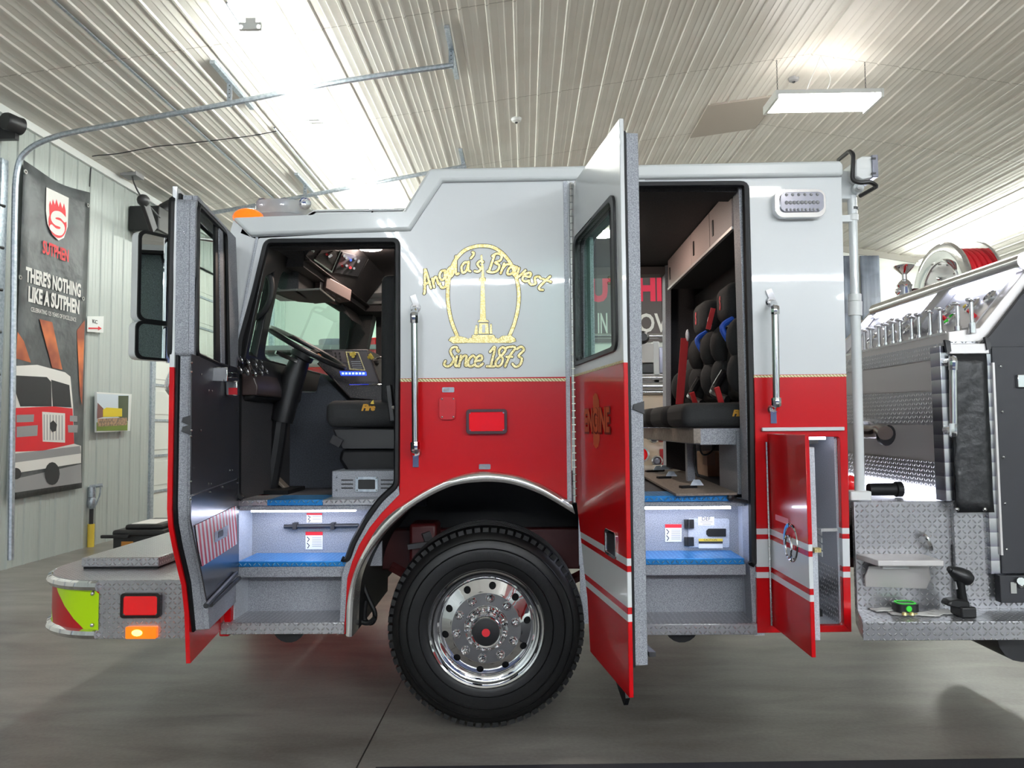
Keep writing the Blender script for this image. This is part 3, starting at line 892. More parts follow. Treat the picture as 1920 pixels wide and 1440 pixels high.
B().box(p0.x, p1.x, y, y + 2.2, .5, p0.z).build('body', M['white_paint'], e, bev=.04)
far_text('UTPHEN', 712, 880, 631, 657, y - .008, M['red_print'], e, 'lettering', .04)
B().box(p0.x + .1, p1.x - .1, y - .006, y - .002, S(740, 668, y).z - .012, S(740, 668, y).z).build('pinstripe', M['red_print'], e)
for xx in (p0.x + .7, p1.x - .7): B().cyl((xx, y - .02, .45), (xx, y + .25, .45), .45, 24).build('wheel', M['tyre'], e)

# cream pumper front seen through the far crew door
y = 5.0
e = thing('background_pumper', 'cream fronted pumper with chrome piping seen through the far crew door', 'fire engine', S(1228, 900, y))
p0, p1 = S(1120, 742, y), S(1300, 900, y)
B().box(p0.x, p1.x, y, y + 1.6, .45, p0.z).build('front_panel', M['cream'], e, bev=.03)
B().box(p0.x - .05, p1.x + .05, y - .25, y + .3, .45, S(1228, 905, y).z).build('bumper', M['steel'], e, bev=.03)
zt_ = S(1228, 633, y + .4).z
for (u0, v0, u1, v1, nm, mm) in ((1203, 643, 1226, 680, 'locker', M['paper']), (1226, 640, 1236, 735, 'post', M['white']), (1236, 650, 1256, 700, 'locker', M['clear_lens']), (1203, 681, 1226, 700, 'tray', M['black']), (1100, 700, 1300, 742, 'deck', M['brushed'])):
    q0, q1 = S(u0, v1, y + .1), S(u1, v0, y + .1)
    B().box(q0.x, q1.x, y + .1, y + .7, q0.z, q1.z).build(nm, mm, e, bev=.01)
for v0, r in ((630, .03), (708, .03), (724, .05), (735, .02)):
    q0, q1 = S(1100, v0, y), S(1300, v0, y)
    B().cyl((q0.x, y, q0.z), (q1.x, y, q1.z), r, 12).build('pipe', M['steel'], e)
b = B(); q = S(1206, 632, y - .1); b.lathe([(0, 0), (.05, 0), (.08, .03), (.08, .1), (0, .1)], q, (0, 1, 0), 18); b.build('valve_cap', M['black'], e)
B().box(p0.x, p1.x, y - .03, y + .02, S(1228, 809, y).z, S(1228, 797, y).z).build('chrome_trim', M['chrome'], e, bev=.008)
for (cx, cy, r, mm) in ((1225, 821, 7, 'clear_lens'), (1231, 864, 8, 'clear_lens'), (1201, 852, 12, 'red_lens')):
    q = S(cx, cy, y); rr = r * (y + 4.1) / FPX
    B().lathe([(rr * 1.25, .0), (rr * 1.3, -.04), (rr * 1.0, -.05), (rr * .95, -.03)], q, (0, 1, 0), 20).build('lamp_bezel', M['chrome'], e)
    B().lathe([(0, -.05), (rr * .6, -.045), (rr, -.02)], q, (0, 1, 0), 20).build('lamp_lens', M[mm], e)
for (u0, v0, u1, v1) in ((1236, 814, 1247, 828), (1238, 842, 1250, 872)):
    q0, q1 = S(u0, v1, y - .03), S(u1, v0, y - .03)
    B().box(q0.x, q1.x, y - .04, y + .02, q0.z, q1.z).build('marker_lamp', M['sheet_red'], e, bev=.01)

for xx in (p0.x + .12, p1.x - .4): B().cyl((xx, y + .9, .48), (xx + .28, y + .9, .48), .48, 22).build('wheel', M['tyre'], e)
# ================================================================ the fire truck
T = thing('fire_truck', 'large white over red fire engine with three doors standing open', 'fire engine', (-.2, 1.25, 0))
def part(b, name, m, parent=None, **k): return b.build(name, m, T if parent is None else parent, **k)
def S2(pts, y=0.0): return [S(a, c, y) for a, c in pts]
YW = 2.46                                            # inner plane of the far side
ARCH_O = [(900, 884), (862, 891), (831, 902), (795, 920), (764, 940), (735, 960), (709, 987), (687, 1022), (669, 1058), (657, 1098), (651, 1135), (649, 1189)]
ARCH_I = [(900, 904), (862, 908), (831, 918), (782, 944), (751, 969), (718, 1002), (691, 1040), (673, 1080), (666, 1120), (663, 1191)]
ARCH_OR = [(900, 884), (935, 886), (972, 892), (1010, 906), (1040, 922), (1071, 942)]
ARCH_IR = [(900, 904), (930, 904), (965, 909), (1010, 925), (1040, 941), (1078, 964)]

# ---- cab side (camera side), one painted panel with door openings and wheel arch cut out
red_edge = [(644, 1189), (647, 1118), (651, 1084), (660, 1053), (673, 1022), (693, 989), (715, 962), (738, 938), (749, 927)]
left_panel = [(749, 927), (749, 458), (741, 448), (505, 450), (498, 455), (455, 627), (438, 690), (436, 940), (432, 1189), (420, 1189), (422, 690), (432, 430), (438, 412), (470, 443), (770, 433), (830, 342), (1066, 338)]
poly = [(1072, 346), (1072, 942)] + list(reversed(ARCH_OR))[1:] + ARCH_O[1:] + red_edge[0:] + left_panel[1:]
part(B().prism(S2(poly), (0, .04, 0)), 'side_panel', M['body'], bev=.003)
rear = [(1066, 338), (1578, 331), (1587, 700), (1597, 1185), (1420, 1187), (1415, 760), (1404, 352), (1396, 343), (1072, 347)]
comp = rpoly(S2([(1441, 818), (1575, 819), (1583, 1173), (1447, 1174)]), .02)
part(B().prism(S2(rear), (0, .04, 0), [comp]), 'side_panel', M['body_striped'], bev=.003)
# far side, with its own openings
fx = lambda pts: [S(a, c, YW) for a, c in pts]
so = S2
out = [(p.x, YW, p.z) for p in so([(428, 1189), (429, 640), (432, 430), (438, 412), (770, 420), (830, 338), (1578, 331), (1597, 1185)])]
x0, x1, zf = S(1075, 500).x, S(1254, 700, YW).x, S(900, 937).z
h1 = fx([(684, 683), (705, 592), (705, 683)])
h2 = [(p.x, YW, p.z) for p in fx([(716, 588), (716, 690)])]
h2 = [h2[1], h2[0], V((-.62, YW, h2[0][2])), V((-.62, YW, h2[1][2]))]
h3 = [V((x0, YW, zf)), V((x0, YW, S(1225, 515, YW).z)), V((S(1246, 700, YW).x, YW, S(1225, 515, YW).z)), V((S(1246, 700, YW).x, YW, zf))]
part(B().prism(out, (0, .04, 0), [h1, h2, h3]), 'far_side_panel', [M['liner'], M['body']], bev=0)
part(B().prism(h1, (0, .004, 0)), 'quarter_glass', M['tint'])
part(B().prism(h2, (0, .004, 0)), 'side_glass', M['glass'])
b = B(); b.tube([p + V((0, -.012, 0)) for p in h3], .016, 6, True); part(b, 'door_frame', M['rubber'])

# ---- roof
up = [(1571, 303), (805, 318), (757, 398), (437, 410)]
lo = [(470, 443), (770, 433), (830, 342), (1579, 331), (1579, 309)]
rp = S2(lo + up)
for nm, ya, yb in (('roof_edge', -.025, .12), ('roof_edge', 2.36, 2.53)):
    part(B().prism([V((p.x, ya, p.z)) for p in rp], (0, yb - ya, 0)), nm, M['white_paint'], bev=.018, seg=3)
zt, zl = S(1000, 312).z, S(830, 342).z
part(B().box(-.6, S(1571, 303).x, .3, 2.2, zl + .03, zt - .005), 'crew_roof', M['white_paint'], bev=.01)
z_lo = S(600, 404).z
part(B().prism([(-1.62, .33, z_lo - .09), (-1.27, .33, 2.965), (-.55, .33, 2.965), (-.5, .33, 2.935), (-1.25, .33, 2.935), (-1.6, .33, z_lo - .12)], (0, 1.85, 0)), 'raised_roof', [M['white_paint']], bev=.01)
for ya, yb in ((.1, .36), (2.12, 2.4)): part(B().prism([(-1.6, ya, z_lo - .07), (-.62, ya, z_lo - .03), (-.62, ya, z_lo - .015), (-1.6, ya, z_lo - .05)], (0, yb - ya, 0)), 'roof_gutter_plate', M['white_paint'])
for ya in (.33, 2.15): part(B().prism([(-1.6, ya, z_lo - .05), (-1.27, ya, 2.95), (-.5, ya, 2.95), (-.5, ya, z_lo - .02)], (0, .03, 0)), 'raised_roof_side', M['white_paint'])
b = B(); b.cyl(S(698, 406, .3), S(698, 396, .3), .006, 6); b.ball(S(698, 405, .3), .012, 8); part(b, 'antenna', M['dark_metal'])
q = S(464, 402, .3); q1 = S(567, 402, .3); zt_ = S(500, 371, .3).z
lbp = [(x, y, q.z - .02) for x, y in rrect(q.x, q1.x, .3, 2.2, .14)]
part(B().prism(lbp, (0, 0, .03)), 'light_bar_base', M['grey_print'])
lb = part(B().prism([(x, y, q.z + .01) for x, y in rrect(q.x + .005, q1.x - .005, .305, 2.195, .13)], (0, 0, zt_ - q.z - .01)), 'light_bar', M['clear_dome'], bev=.02, seg=3)
b = B()
for k in range(7):
    for j in range(3): b.lathe([(.0, 0), (.03, .01), (.04, .035)], (q.x + .08 + .13 * j, .36 + k * .28, q.z + .07), (0, -1, 0), 10)
part(b, 'light_bar_reflector', M['chrome'], lb)
part(B().ball(S(466, 409, .18), (.09, .09, .055), 14), 'amber_beacon', M['amber_lens'])

# ---- trim on the side
b = B()
ao = crv(S2(list(reversed(ARCH_O)) + ARCH_OR[1:]), 4); ai = crv(S2(list(reversed(ARCH_I)) + ARCH_IR[1:]), 4)
n = min(len(ao), len(ai))
def resample(p, n):
    L = [0]
    for i in range(1, len(p)): L.append(L[-1] + (p[i] - p[i - 1]).length)
    out = []
    for k in range(n):
        t = L[-1] * k / (n - 1); i = 1
        while i < len(p) - 1 and L[i] < t: i += 1
        u = (t - L[i - 1]) / max(L[i] - L[i - 1], 1e-9); out.append(p[i - 1].lerp(p[i], u))
    return out
ao, ai = resample(ao, 60), resample(ai, 60)
rings = []
for o_, i_ in zip(ao, ai):
    r_ = []
    for t_, d_ in ((0, .0), (.04, -.02), (.2, -.034), (.6, -.038), (.93, -.03), (1, -.01), (1, .12), (.8, .12), (.2, .03)):
        p = o_.lerp(i_, t_); r_.append(V((p.x, d_, p.z)))
    rings.append(r_)
b.loft(rings); part(b, 'wheel_arch_trim', mat('bright_arch_trim', (226, 224, 218), .2, .85), ang=50)
# the arch liner behind it
b = B(); b.loft([[V((p.x, .1, p.z)), V((p.x, 1.0, p.z + .02))] for p in ai], closed=False)
part(b, 'wheel_arch_liner', M['rubber'])
part(B().box(-.95, .42, .985, 1.0, .95, 1.34), 'splash_guard', M['rubber'])
b = B(); b.ribbon([S(752, 713, -.003), S(1062, 712, -.003)], .017, (0, -1, 0)); part(b, 'gold_stripe', M['rope'])
b = B(); b.ribbon([S(1410, 706, -.003), S(1586, 704, -.003)], .012, (0, -1, 0)); part(b, 'gold_stripe', M['rope'])
part(B().box(S(1058, 500).x, S(1066, 500).x, -.008, .0, S(1060, 940).z, S(1060, 340).z), 'hinge_plate', M['pale_grey'], bev=.002)
b = B(); za, zb = S(1073, 942).z, S(1073, 344).z; nk = 46; xh = S(1074, 600).x
for k in range(nk):
    b.cyl((xh, -.012, za + (zb - za) * k / nk + .002), (xh, -.012, za + (zb - za) * (k + .94) / nk), .0135, 8)
part(b, 'piano_hinge', M['steel'])
b = B(); b.ribbon([S(830, 342, -.002), S(1062, 338, -.002)], .01, (0, -1, 0)); b.ribbon([S(1210, 337, -.002), S(1577, 331, -.002)], .008, (0, -1, 0)); part(b, 'roof_gutter', M['grey_print'])
b = B(); b.tube([S(482, 445, -.006), S(444, 640, -.006)], .008, 6); part(b, 'pillar_trim', M['pale_grey'])

# seals round both openings
b = B()
seal = rpoly(S2([(650, 1053), (662, 1018), (684, 977), (713, 937), (744, 909), (745, 700), (745, 451), (500, 453), (478, 545), (452, 640), (447, 700), (446, 930)], -.004), .03)
b.tube(seal, .017, 6); part(b, 'door_seal', M['rubber'])
b = B(); b.face(S2([(749, 927), (738, 938), (715, 962), (693, 989), (673, 1022), (660, 1053), (651, 1084), (646, 1118), (643, 1189), (640, 1189), (641, 1110), (647, 1062), (662, 1018), (684, 977), (713, 937), (746, 909)], .002))
part(B().prism(S2([(749, 927), (738, 938), (715, 962), (693, 989), (673, 1022), (660, 1053), (651, 1084), (645, 1189), (636, 1189), (641, 1080), (650, 1051), (664, 1016), (686, 975), (715, 935), (747, 909)], -.001), (0, .3, 0)), 'door_jamb', M['grey_speckle'])
b = B(); b.tube(rpoly(S2([(1078, 348), (1398, 345), (1408, 760), (1412, 1062)], .002), .03), .02, 6); part(b, 'door_seal', M['rubber'])
part(B().prism(S2([(1385, 350), (1404, 350), (1415, 760), (1420, 1187), (1412, 1187), (1406, 1060), (1398, 760)], .02), (0, .12, 0)), 'door_jamb', M['grey_speckle'])
part(B().box(S(1395, 500, .1).x, S(1405, 500).x + .02, .05, .16, S(1400, 1060).z, S(1400, 350).z), 'door_jamb_liner', M['rubber'])
part(B().prism(S2([(500, 447), (748, 447), (748, 462), (497, 460)], .03), (0, .05, 0)), 'door_header', M['liner'])
part(B().prism(S2([(1080, 345), (1402, 343), (1402, 360), (1080, 360)], .05), (0, .18, 0)), 'door_header', M['liner'])

# ---- lamps, badges and rails on the side
def lamp(px0, py0, px1, py1, name, lens, bezel, y=0.0, d=.035, r=.018, par=None):
    a, c_ = S(px0, py1, y), S(px1, py0, y)
    w = .016
    bz = part(B().prism([(x, y, z) for x, z in rrect(a.x, c_.x, a.z, c_.z, r)], (0, -d, 0), [[(x, y, z) for x, z in rrect(a.x + w, c_.x - w, a.z + w, c_.z - w, r * .5)]]), name, bezel, par, bev=.006)
    ln = part(B().prism([(x, y, z) for x, z in rrect(a.x + w, c_.x - w, a.z + w, c_.z - w, r * .5)], (0, -d * .8, 0)), 'lens', lens, bz, bev=.006)
    b = B()
    for x in (a.x + w * 1.3, c_.x - w * 1.3):
        for z in (a.z + w * 1.3, c_.z - w * 1.3): b.cyl((x, y - d * .8, z), (x, y - d * .86, z), .004, 6)
    part(b, 'screws', M['steel'], bz)
    return bz
lamp(875, 767, 951, 814, 'warning_light', M['red_lens'], mat('smoked_chrome', (108, 84, 84), .2, .9))
lamp(230, 1110, 305, 1157, 'marker_light', M['red_lens'], mat('dark_chrome', (70, 66, 66), .2, .9), .03, .03)
pl = part(B().prism([(x, 0, z) for x, z in rrect(S(824, 766).x, S(855, 766).x, S(840, 787).z, S(840, 744).z, .02)], (0, -.022, 0)), 'red_cover_plate', M['red_paint'], bev=.008)
for u, v in ((829, 748), (850, 748), (829, 782), (850, 782)): part(B().ball(S(u, v, -.022), .006, 8), 'screw', M['steel'], pl)
for px0, py0, px1, py1, tx in ((829, 726, 852, 736, ''), (898, 870, 920, 880, '')):
    a, c_ = S(px0, py1), S(px1, py0)
    bd = part(B().prism([(x, 0, z) for x, z in rrect(a.x, c_.x, a.z, c_.z, .006)], (0, -.006, 0)), 'badge', M['steel'], bev=.002)
    part(B().box(a.x + .008, c_.x - .03, -.0075, -.005, a.z + .008, c_.z - .01), 'engraved_panel', M['grey_print'], bd)
# chromed scene light, upper right
a, c_ = S(1448, 413), S(1541, 359)
bz = part(B().prism([(x, 0, z) for x, z in rrect(a.x, c_.x, a.z, c_.z, .05, 6)], (0, -.05, 0)), 'scene_light', M['chrome'], bev=.018, seg=3)
part(B().prism([(x, -.05, z) for x, z in rrect(a.x + .028, c_.x - .016, a.z + .03, c_.z - .02, .03, 5)], (0, -.012, 0)), 'lens', M['clear_lens'], bz, bev=.005)
b = B()
for zf_, nn, r_ in ((.78, 6, .009), (.5, 9, .011), (.25, 9, .008)):
    for k in range(nn):
        b.lathe([(0, .006), (r_ * .6, .005), (r_, 0)], (a.x + .06 + (c_.x - a.x - .11) * k / (nn - 1), -.062, a.z + (c_.z - a.z) * zf_), (0, -1, 0), 10)
part(b, 'led_cluster', M['grey_print'], bz)

def rail(pt, pb, st, sb):
    """stanchion mounted grab rail"""
    off = -.095
    a, c_ = S(*pt, off), S(*pb, off)
    r = part(B().tube([a, a.lerp(c_, .5), c_], .019, 12), 'grab_rail', M['steel'])
    for e_, s_ in ((a, st), (c_, sb)):
        w = S(*s_, 0)
        b = B()
        b.tube(crv([w, V((w.x, off * .5, w.z + (e_.z - w.z) * .3)), V((e_.x, off, e_.z)), e_ + (c_ - a) * (.06 if e_ is a else -.06)], 5), [.016] * 5 + [.019] * 5 + [.026] * 6, 10)
        b.lathe([(.0, -.012), (.022, -.012), (.03, 0)], w, (0, 1, 0), 14)
        b.obox(V((w.x, -.006, w.z + (.03 if e_ is a else -.035))), (1, 0, .35 if e_ is a else 0), (0, 1, 0), (-.35 if e_ is a else 0, 0, 1), .016, .005, .04)
        part(b, 'stanchion', M['chrome'], r)
    return r
rail((777, 590), (779, 845), (779, 577), (780, 850))
rail((1453, 578), (1456, 758), (1445, 566), (1449, 768))

# ---- lettering on the white panel
GL = {
 'A': (1.1, [[(-.05, -.25), (.12, .05), (.6, 1.95), (.72, 1.9), (.85, .0)], [(.2, .62), (.85, .68)]]),
 'n': (.95, [[(.05, 1), (.08, 0)], [(.08, .5), (.3, .95), (.58, .95), (.62, .5), (.68, .08), (.88, .1)]]),
 'g': (.95, [[(.75, .9), (.35, 1), (.05, .6), (.2, .1), (.55, .2), (.75, .9)], [(.75, .95), (.7, -.3), (.5, -.75), (.1, -.7), (0, -.45)]]),
 'o': (.95, [[(.4, 1), (.1, .75), (.05, .3), (.3, 0), (.65, .2), (.7, .7), (.4, 1), (.55, .85), (.9, .9)]]),
 'l': (.5, [[(.1, 2.0), (.1, .4), (.2, .05), (.42, .1)]]),
 'a': (.98, [[(.75, .9), (.35, 1), (.05, .6), (.2, .05), (.55, .2), (.75, .9)], [(.75, 1), (.75, .25), (.95, .05)]]),
 "'": (.42, [[(.15, 2.05), (.3, 1.95), (.25, 1.7), (.05, 1.45)]]),
 's': (.85, [[(.7, 1.0), (.4, 1.1), (.15, .85), (.35, .55), (.6, .3), (.35, 0), (0, .08)]]),
 'B': (1.3, [[(.2, 2), (.15, 0)], [(0, 1.8), (.4, 2.1), (.95, 1.95), (1.0, 1.4), (.5, 1.1), (1.05, .85), (1.05, .3), (.6, 0), (0, .05)]]),
 'r': (.7, [[(.05, 1), (.1, 0)], [(.1, .5), (.3, .95), (.6, 1.0)]]),
 'v': (.8, [[(0, 1), (.25, .02), (.4, .1), (.7, 1)]]),
 'e': (.88, [[(.1, .5), (.6, .6), (.55, .95), (.3, 1), (.05, .6), (.15, .1), (.5, 0), (.8, .25)]]),
 't': (.9, [[(.4, 1.7), (.3, .3), (.5, 0), (.8, .1)], [(0, 1.1), (.85, 1.25)]]),
 'S': (1.15, [[(1.0, 1.65), (.85, 2.0), (.45, 1.95), (.3, 1.55), (.6, 1.1), (.85, .7), (.65, .15), (.3, 0), (-.05, .2), (0, .55)]]),
 'i': (.5, [[(.1, 1), (.1, .2), (.25, .02), (.45, .15)], [(.12, 1.45), (.17, 1.55)]]),
 'c': (.8, [[(.6, .85), (.35, 1), (.05, .6), (.15, .1), (.45, 0), (.75, .2)]]),
 '1': (.85, [[(0, 1.5), (.4, 2), (.4, 0)], [(0, 0), (.75, 0)]]),
 '8': (1.0, [[(.8, 1.8), (.5, 2), (.2, 1.7), (.35, 1.2), (.75, .8), (.75, .25), (.4, 0), (.1, .3), (.2, .75), (.6, 1.2), (.85, 1.65), (.8, 1.8)]]),
 '7': (.95, [[(0, 1.95), (.9, 2.0), (.5, 1.0), (.3, 0)], [(.2, 1.0), (.8, 1.0)]]),
 '3': (.95, [[(.1, 1.8), (.5, 2.05), (.85, 1.7), (.45, 1.1), (.85, .8), (.8, .2), (.4, -.05), (0, .25)]]),
 ' ': (.6, []),
}
def script(items, name, w, ow):
    """items: (char, px, py of its baseline start, size in px of an x height, turn in degrees)"""
    bo, bi = B(), B()
    for ch, px, py, sz, ang in items:
        ca, sa = math.cos(math.radians(ang)), math.sin(math.radians(ang))
        for st in GL[ch][1]:
            pts = []
            for x, y in st:
                x += .22 * y
                u, v = x * sz, y * sz
                pts.append(S(px + u * ca + v * sa, py + u * sa - v * ca, -.002))
            pts = crv(pts, 5) if len(pts) > 2 else pts
            bo.ribbon(pts, w + 2 * ow, (0, -1, 0), 0, .000); bi.ribbon(pts, w, (0, -1, 0), 0, .0018)
    o = part(bo, name + '_outline', M['ink'])
    part(bi, name, M['gold'], o)
def arcline(txt, cx, cy, R, a0, sz):
    items, a = [], a0
    for ch in txt:
        t = math.radians(a)
        items.append((ch, cx + R * math.sin(t), cy - R * math.cos(t), sz, a))
        a += math.degrees(GL[ch][0] * sz * .92 / R)
    return items, a
# monument emblem: ring, column, plinth, shrubs
bo, bi = B(), B()
ring = crv([S(a, c, -.002) for a, c in ((857, 629), (846, 600), (840, 565), (841, 530), (850, 495), (868, 472), (888, 463), (905, 461), (925, 464), (945, 478), (962, 503), (972, 540), (972, 572), (965, 605), (955, 630))], 6)
bo.ribbon(ring, .024, (0, -1, 0)); bi.ribbon(ring, .018, (0, -1, 0), 0, .0014)
EK = [0]
def em(pts):
    c = [S(a, q_, -.002) for a, q_ in pts]
    ctr = sum(c, V()) / len(c)
    EK[0] += 1; k_ = (EK[0] % 9) * 1.2e-4
    bo.face([p + (p - ctr).normalized() * .003 + V((0, -.0004 - k_, 0)) for p in c]); bi.face([V((p.x, -.0044 - k_, p.z)) for p in c])
em([(900, 600), (902, 528), (908, 528), (911, 600)]); em([(898, 528), (900, 521), (910, 521), (911, 528)]); em([(902, 521), (904, 504), (907, 504), (908, 521)]); em([(903, 504), (901, 480), (904, 478), (907, 504)])
em([(896, 604), (898, 600), (914, 600), (917, 604)]); em([(897, 626), (899, 606), (915, 606), (917, 626)])
em([(889, 627), (892, 610), (895, 610), (896, 627)]); em([(918, 626), (919, 608), (922, 608), (923, 626)])
em([(884, 634), (886, 628), (926, 628), (929, 634)]); em([(878, 638), (880, 634), (932, 634), (936, 638)]); em([(875, 643), (877, 638), (936, 638), (938, 643)])
em([(841, 638), (846, 632), (858, 630), (872, 633), (880, 637), (874, 643), (850, 644)]); em([(936, 643), (934, 636), (942, 630), (958, 629), (966, 635), (967, 640), (958, 643)])
eo = part(bo, 'monument_emblem_outline', M['ink']); part(bi, 'monument_emblem', M['gold'], eo)
part(B().box(S(904, 620).x, S(910, 620).x, -.0068, -.003, S(906, 624).z, S(906, 609).z), 'plinth_panel', M['white_paint'], eo)
it = []
for ch, u, v, ang, sz in (('A', 795, 546, -25, 17), ('n', 813, 539, -24, 16), ('g', 825, 528, -21, 17), ('o', 839, 521, -17, 17), ('l', 853, 516, -12, 17), ('a', 864, 513, -10, 19), ("'", 879, 511, -6, 18), ('s', 890, 510, -3, 18),
                      ('B', 914, 510, 5, 17), ('r', 937, 512, 10, 19), ('a', 948, 514, 14, 18), ('v', 964, 519, 18, 18), ('e', 976, 524, 24, 18), ('s', 991, 531, 27, 18), ('t', 1004, 538, 30, 18)):
    it.append((ch, u, v, sz, ang))
script(it, 'arched_lettering', .013, .004)
it = [(ch, x, 687, sz, 0) for ch, x, sz in (('S', 833, 18), ('i', 851, 19), ('n', 859, 20), ('c', 875, 20), ('e', 888, 20), ('1', 913, 18), ('8', 926, 18), ('7', 942, 18), ('3', 960, 18))]
script(it, 'year_lettering', .013, .004)

# ---- front of the cab
PWX = lambda z: -1.556 + .2 * (z - 2.07)
wn = V((1, 0, -.2)).normalized()
def WP(y, z): return V((PWX(z), y, z))
fr = [WP(.03, 1.95), WP(.03, 2.68), WP(2.47, 2.68), WP(2.47, 1.95)]
hA = [WP(.07, 2.06), WP(.07, 2.5), WP(.2, 2.56), WP(.2, 2.06)]
hB = rpoly([WP(.3, 2.06), WP(.3, 2.6), WP(2.3, 2.6), WP(2.3, 2.06)], .1, 5)
ws = part(B().prism(fr, (-.05, 0, .01), [hA, hB], 0), 'windshield_frame', [M['black']], bev=.006)
part(B().prism([p - V((.02, 0, 0)) for p in hB], (-.006, 0, 0)), 'windshield_glass', M['tint'], ws)
part(B().prism([p - V((.02, 0, 0)) for p in hA], (-.006, 0, 0)), 'corner_glass', M['tint'], ws)
part(B().prism([(-1.70, .05, .5), (-1.70, .05, 2.0), (-1.62, .05, 2.05), (-1.60, .05, 2.05), (-1.645, .05, 1.98), (-1.645, .05, .5)], (0, 2.46, 0)), 'front_panel', M['red_paint'], bev=.01)
xt_, xb_ = S(1577, 331).x - .006, S(1596, 1180).x - .006
part(B().prism([(xt_ - .04, .041, zt - .06), (xt_, .041, zt - .06), (xb_, .041, .55), (xb_ - .04, .041, .55)], (0, 2.41, 0)), 'rear_wall', M['plate'])

# ---- bumper
zb0, zb1 = S(260, 1200).z, S(260, 1090).z
xe, xs = S(345, 1100, .03).x + .12, S(187, 1100, .03).x
plan = [(xe, .03)] + [(xs - .5 * math.sin(math.radians(a)), .03 + .55 * (1 - math.cos(math.radians(a)))) for a in range(0, 91, 9)]
plan_all = plan + [(x, 2.47 - (y - .03)) for x, y in reversed(plan)]
bump = part(B().prism([(x, y, zb0) for x, y in plan_all], (0, 0, zb1 - zb0)), 'front_bumper', M['plate'], ang=30)
b = B()
cp = [V((x, y - .006, 0)) for x, y in plan[1:]] + [V((plan[-1][0] - .006, 1.25, 0))]
m_chev = mat('corner_chevron_sheet', (178, 222, 10), .35)
t = NT(m_chev); o3 = t.sep('Object')
s_ = t.math('SUBTRACT', t.math('ADD', o3[0], t.math('MULTIPLY', o3[2], 1.64)), -1.98)
s_ = t.math('SUBTRACT', s_, t.math('MULTIPLY', o3[1], .9))
s_ = t.math('DIVIDE', s_, .82); s_ = t.math('SUBTRACT', s_, t.math('FLOOR', s_))
t.L.new(t.mix(t.math('GREATER_THAN', s_, .5), lin((176, 14, 26)), lin((184, 226, 8))), t.p.inputs['Base Color'])
b.loft([[V((p.x, p.y, z)) for p in cp] for z in (zb0 + .045, zb1 - .06)], closed=False)
part(b, 'chevron_panel', m_chev, bump)
for z in (zb0 + .025, zb1 - .03):
    b = B()
    path = [V((x - .004, y - .008, z)) for x, y in plan[1:]] + [V((plan[-1][0], 1.25, z)), V((plan[-1][0], 2.0, z))]
    b.tube(path, .028, 8); part(b, 'bumper_rub_rail', M['chrome'], bump)
for u, v in ((174, 1113), (173, 1172)): part(B().ball(S(u, v, .02), .012, 8), 'bolt', M['steel'], bump)
x0, x1 = -2.66, -2.19
part(B().box(x0, x1, .36, 2.1, zb1 + .012, zb1 + .068), 'bumper_lid', M['plate'], bev=.008)
part(B().box(x0 + .01, x1 - .01, .37, 2.09, zb1, zb1 + .02), 'lid_seal', M['rubber'])
b = B(); b.tube(crv([(-2.24, 2.25, zb1), (-2.26, 2.2, zb1 + .06), (-2.2, 2.12, zb1 + .085), (-2.0, 2.1, zb1 + .08), (-1.9, 2.2, zb1)], 6), .024, 10); part(b, 'tow_loop', M['chrome'], bump)
a, c_ = S(237, 1197, .02), S(295, 1174, .02)
tl = part(B().prism([(x, .03, z) for x, z in rrect(a.x, c_.x, a.z, c_.z, .008)], (0, -.022, 0)), 'turn_signal', M['amber_lens'], bev=.005)
part(B().ball(((a.x + c_.x) / 2 - .02, .006, (a.z + c_.z) / 2), (.03, .006, .018), 10), 'bulb', M['amber_glow'], tl)
part(B().box(S(187, 1205, .2).x, S(230, 1205, .2).x, .2, .5, zb0 - .05, zb0 + .01), 'tow_bracket', M['dark_metal'], bev=.006)
part(B().cyl((-1.86, .2, zb1 - .01), (-1.86, .2, zb1 + .004), .07, 18), 'filler_cap', M['rubber'])

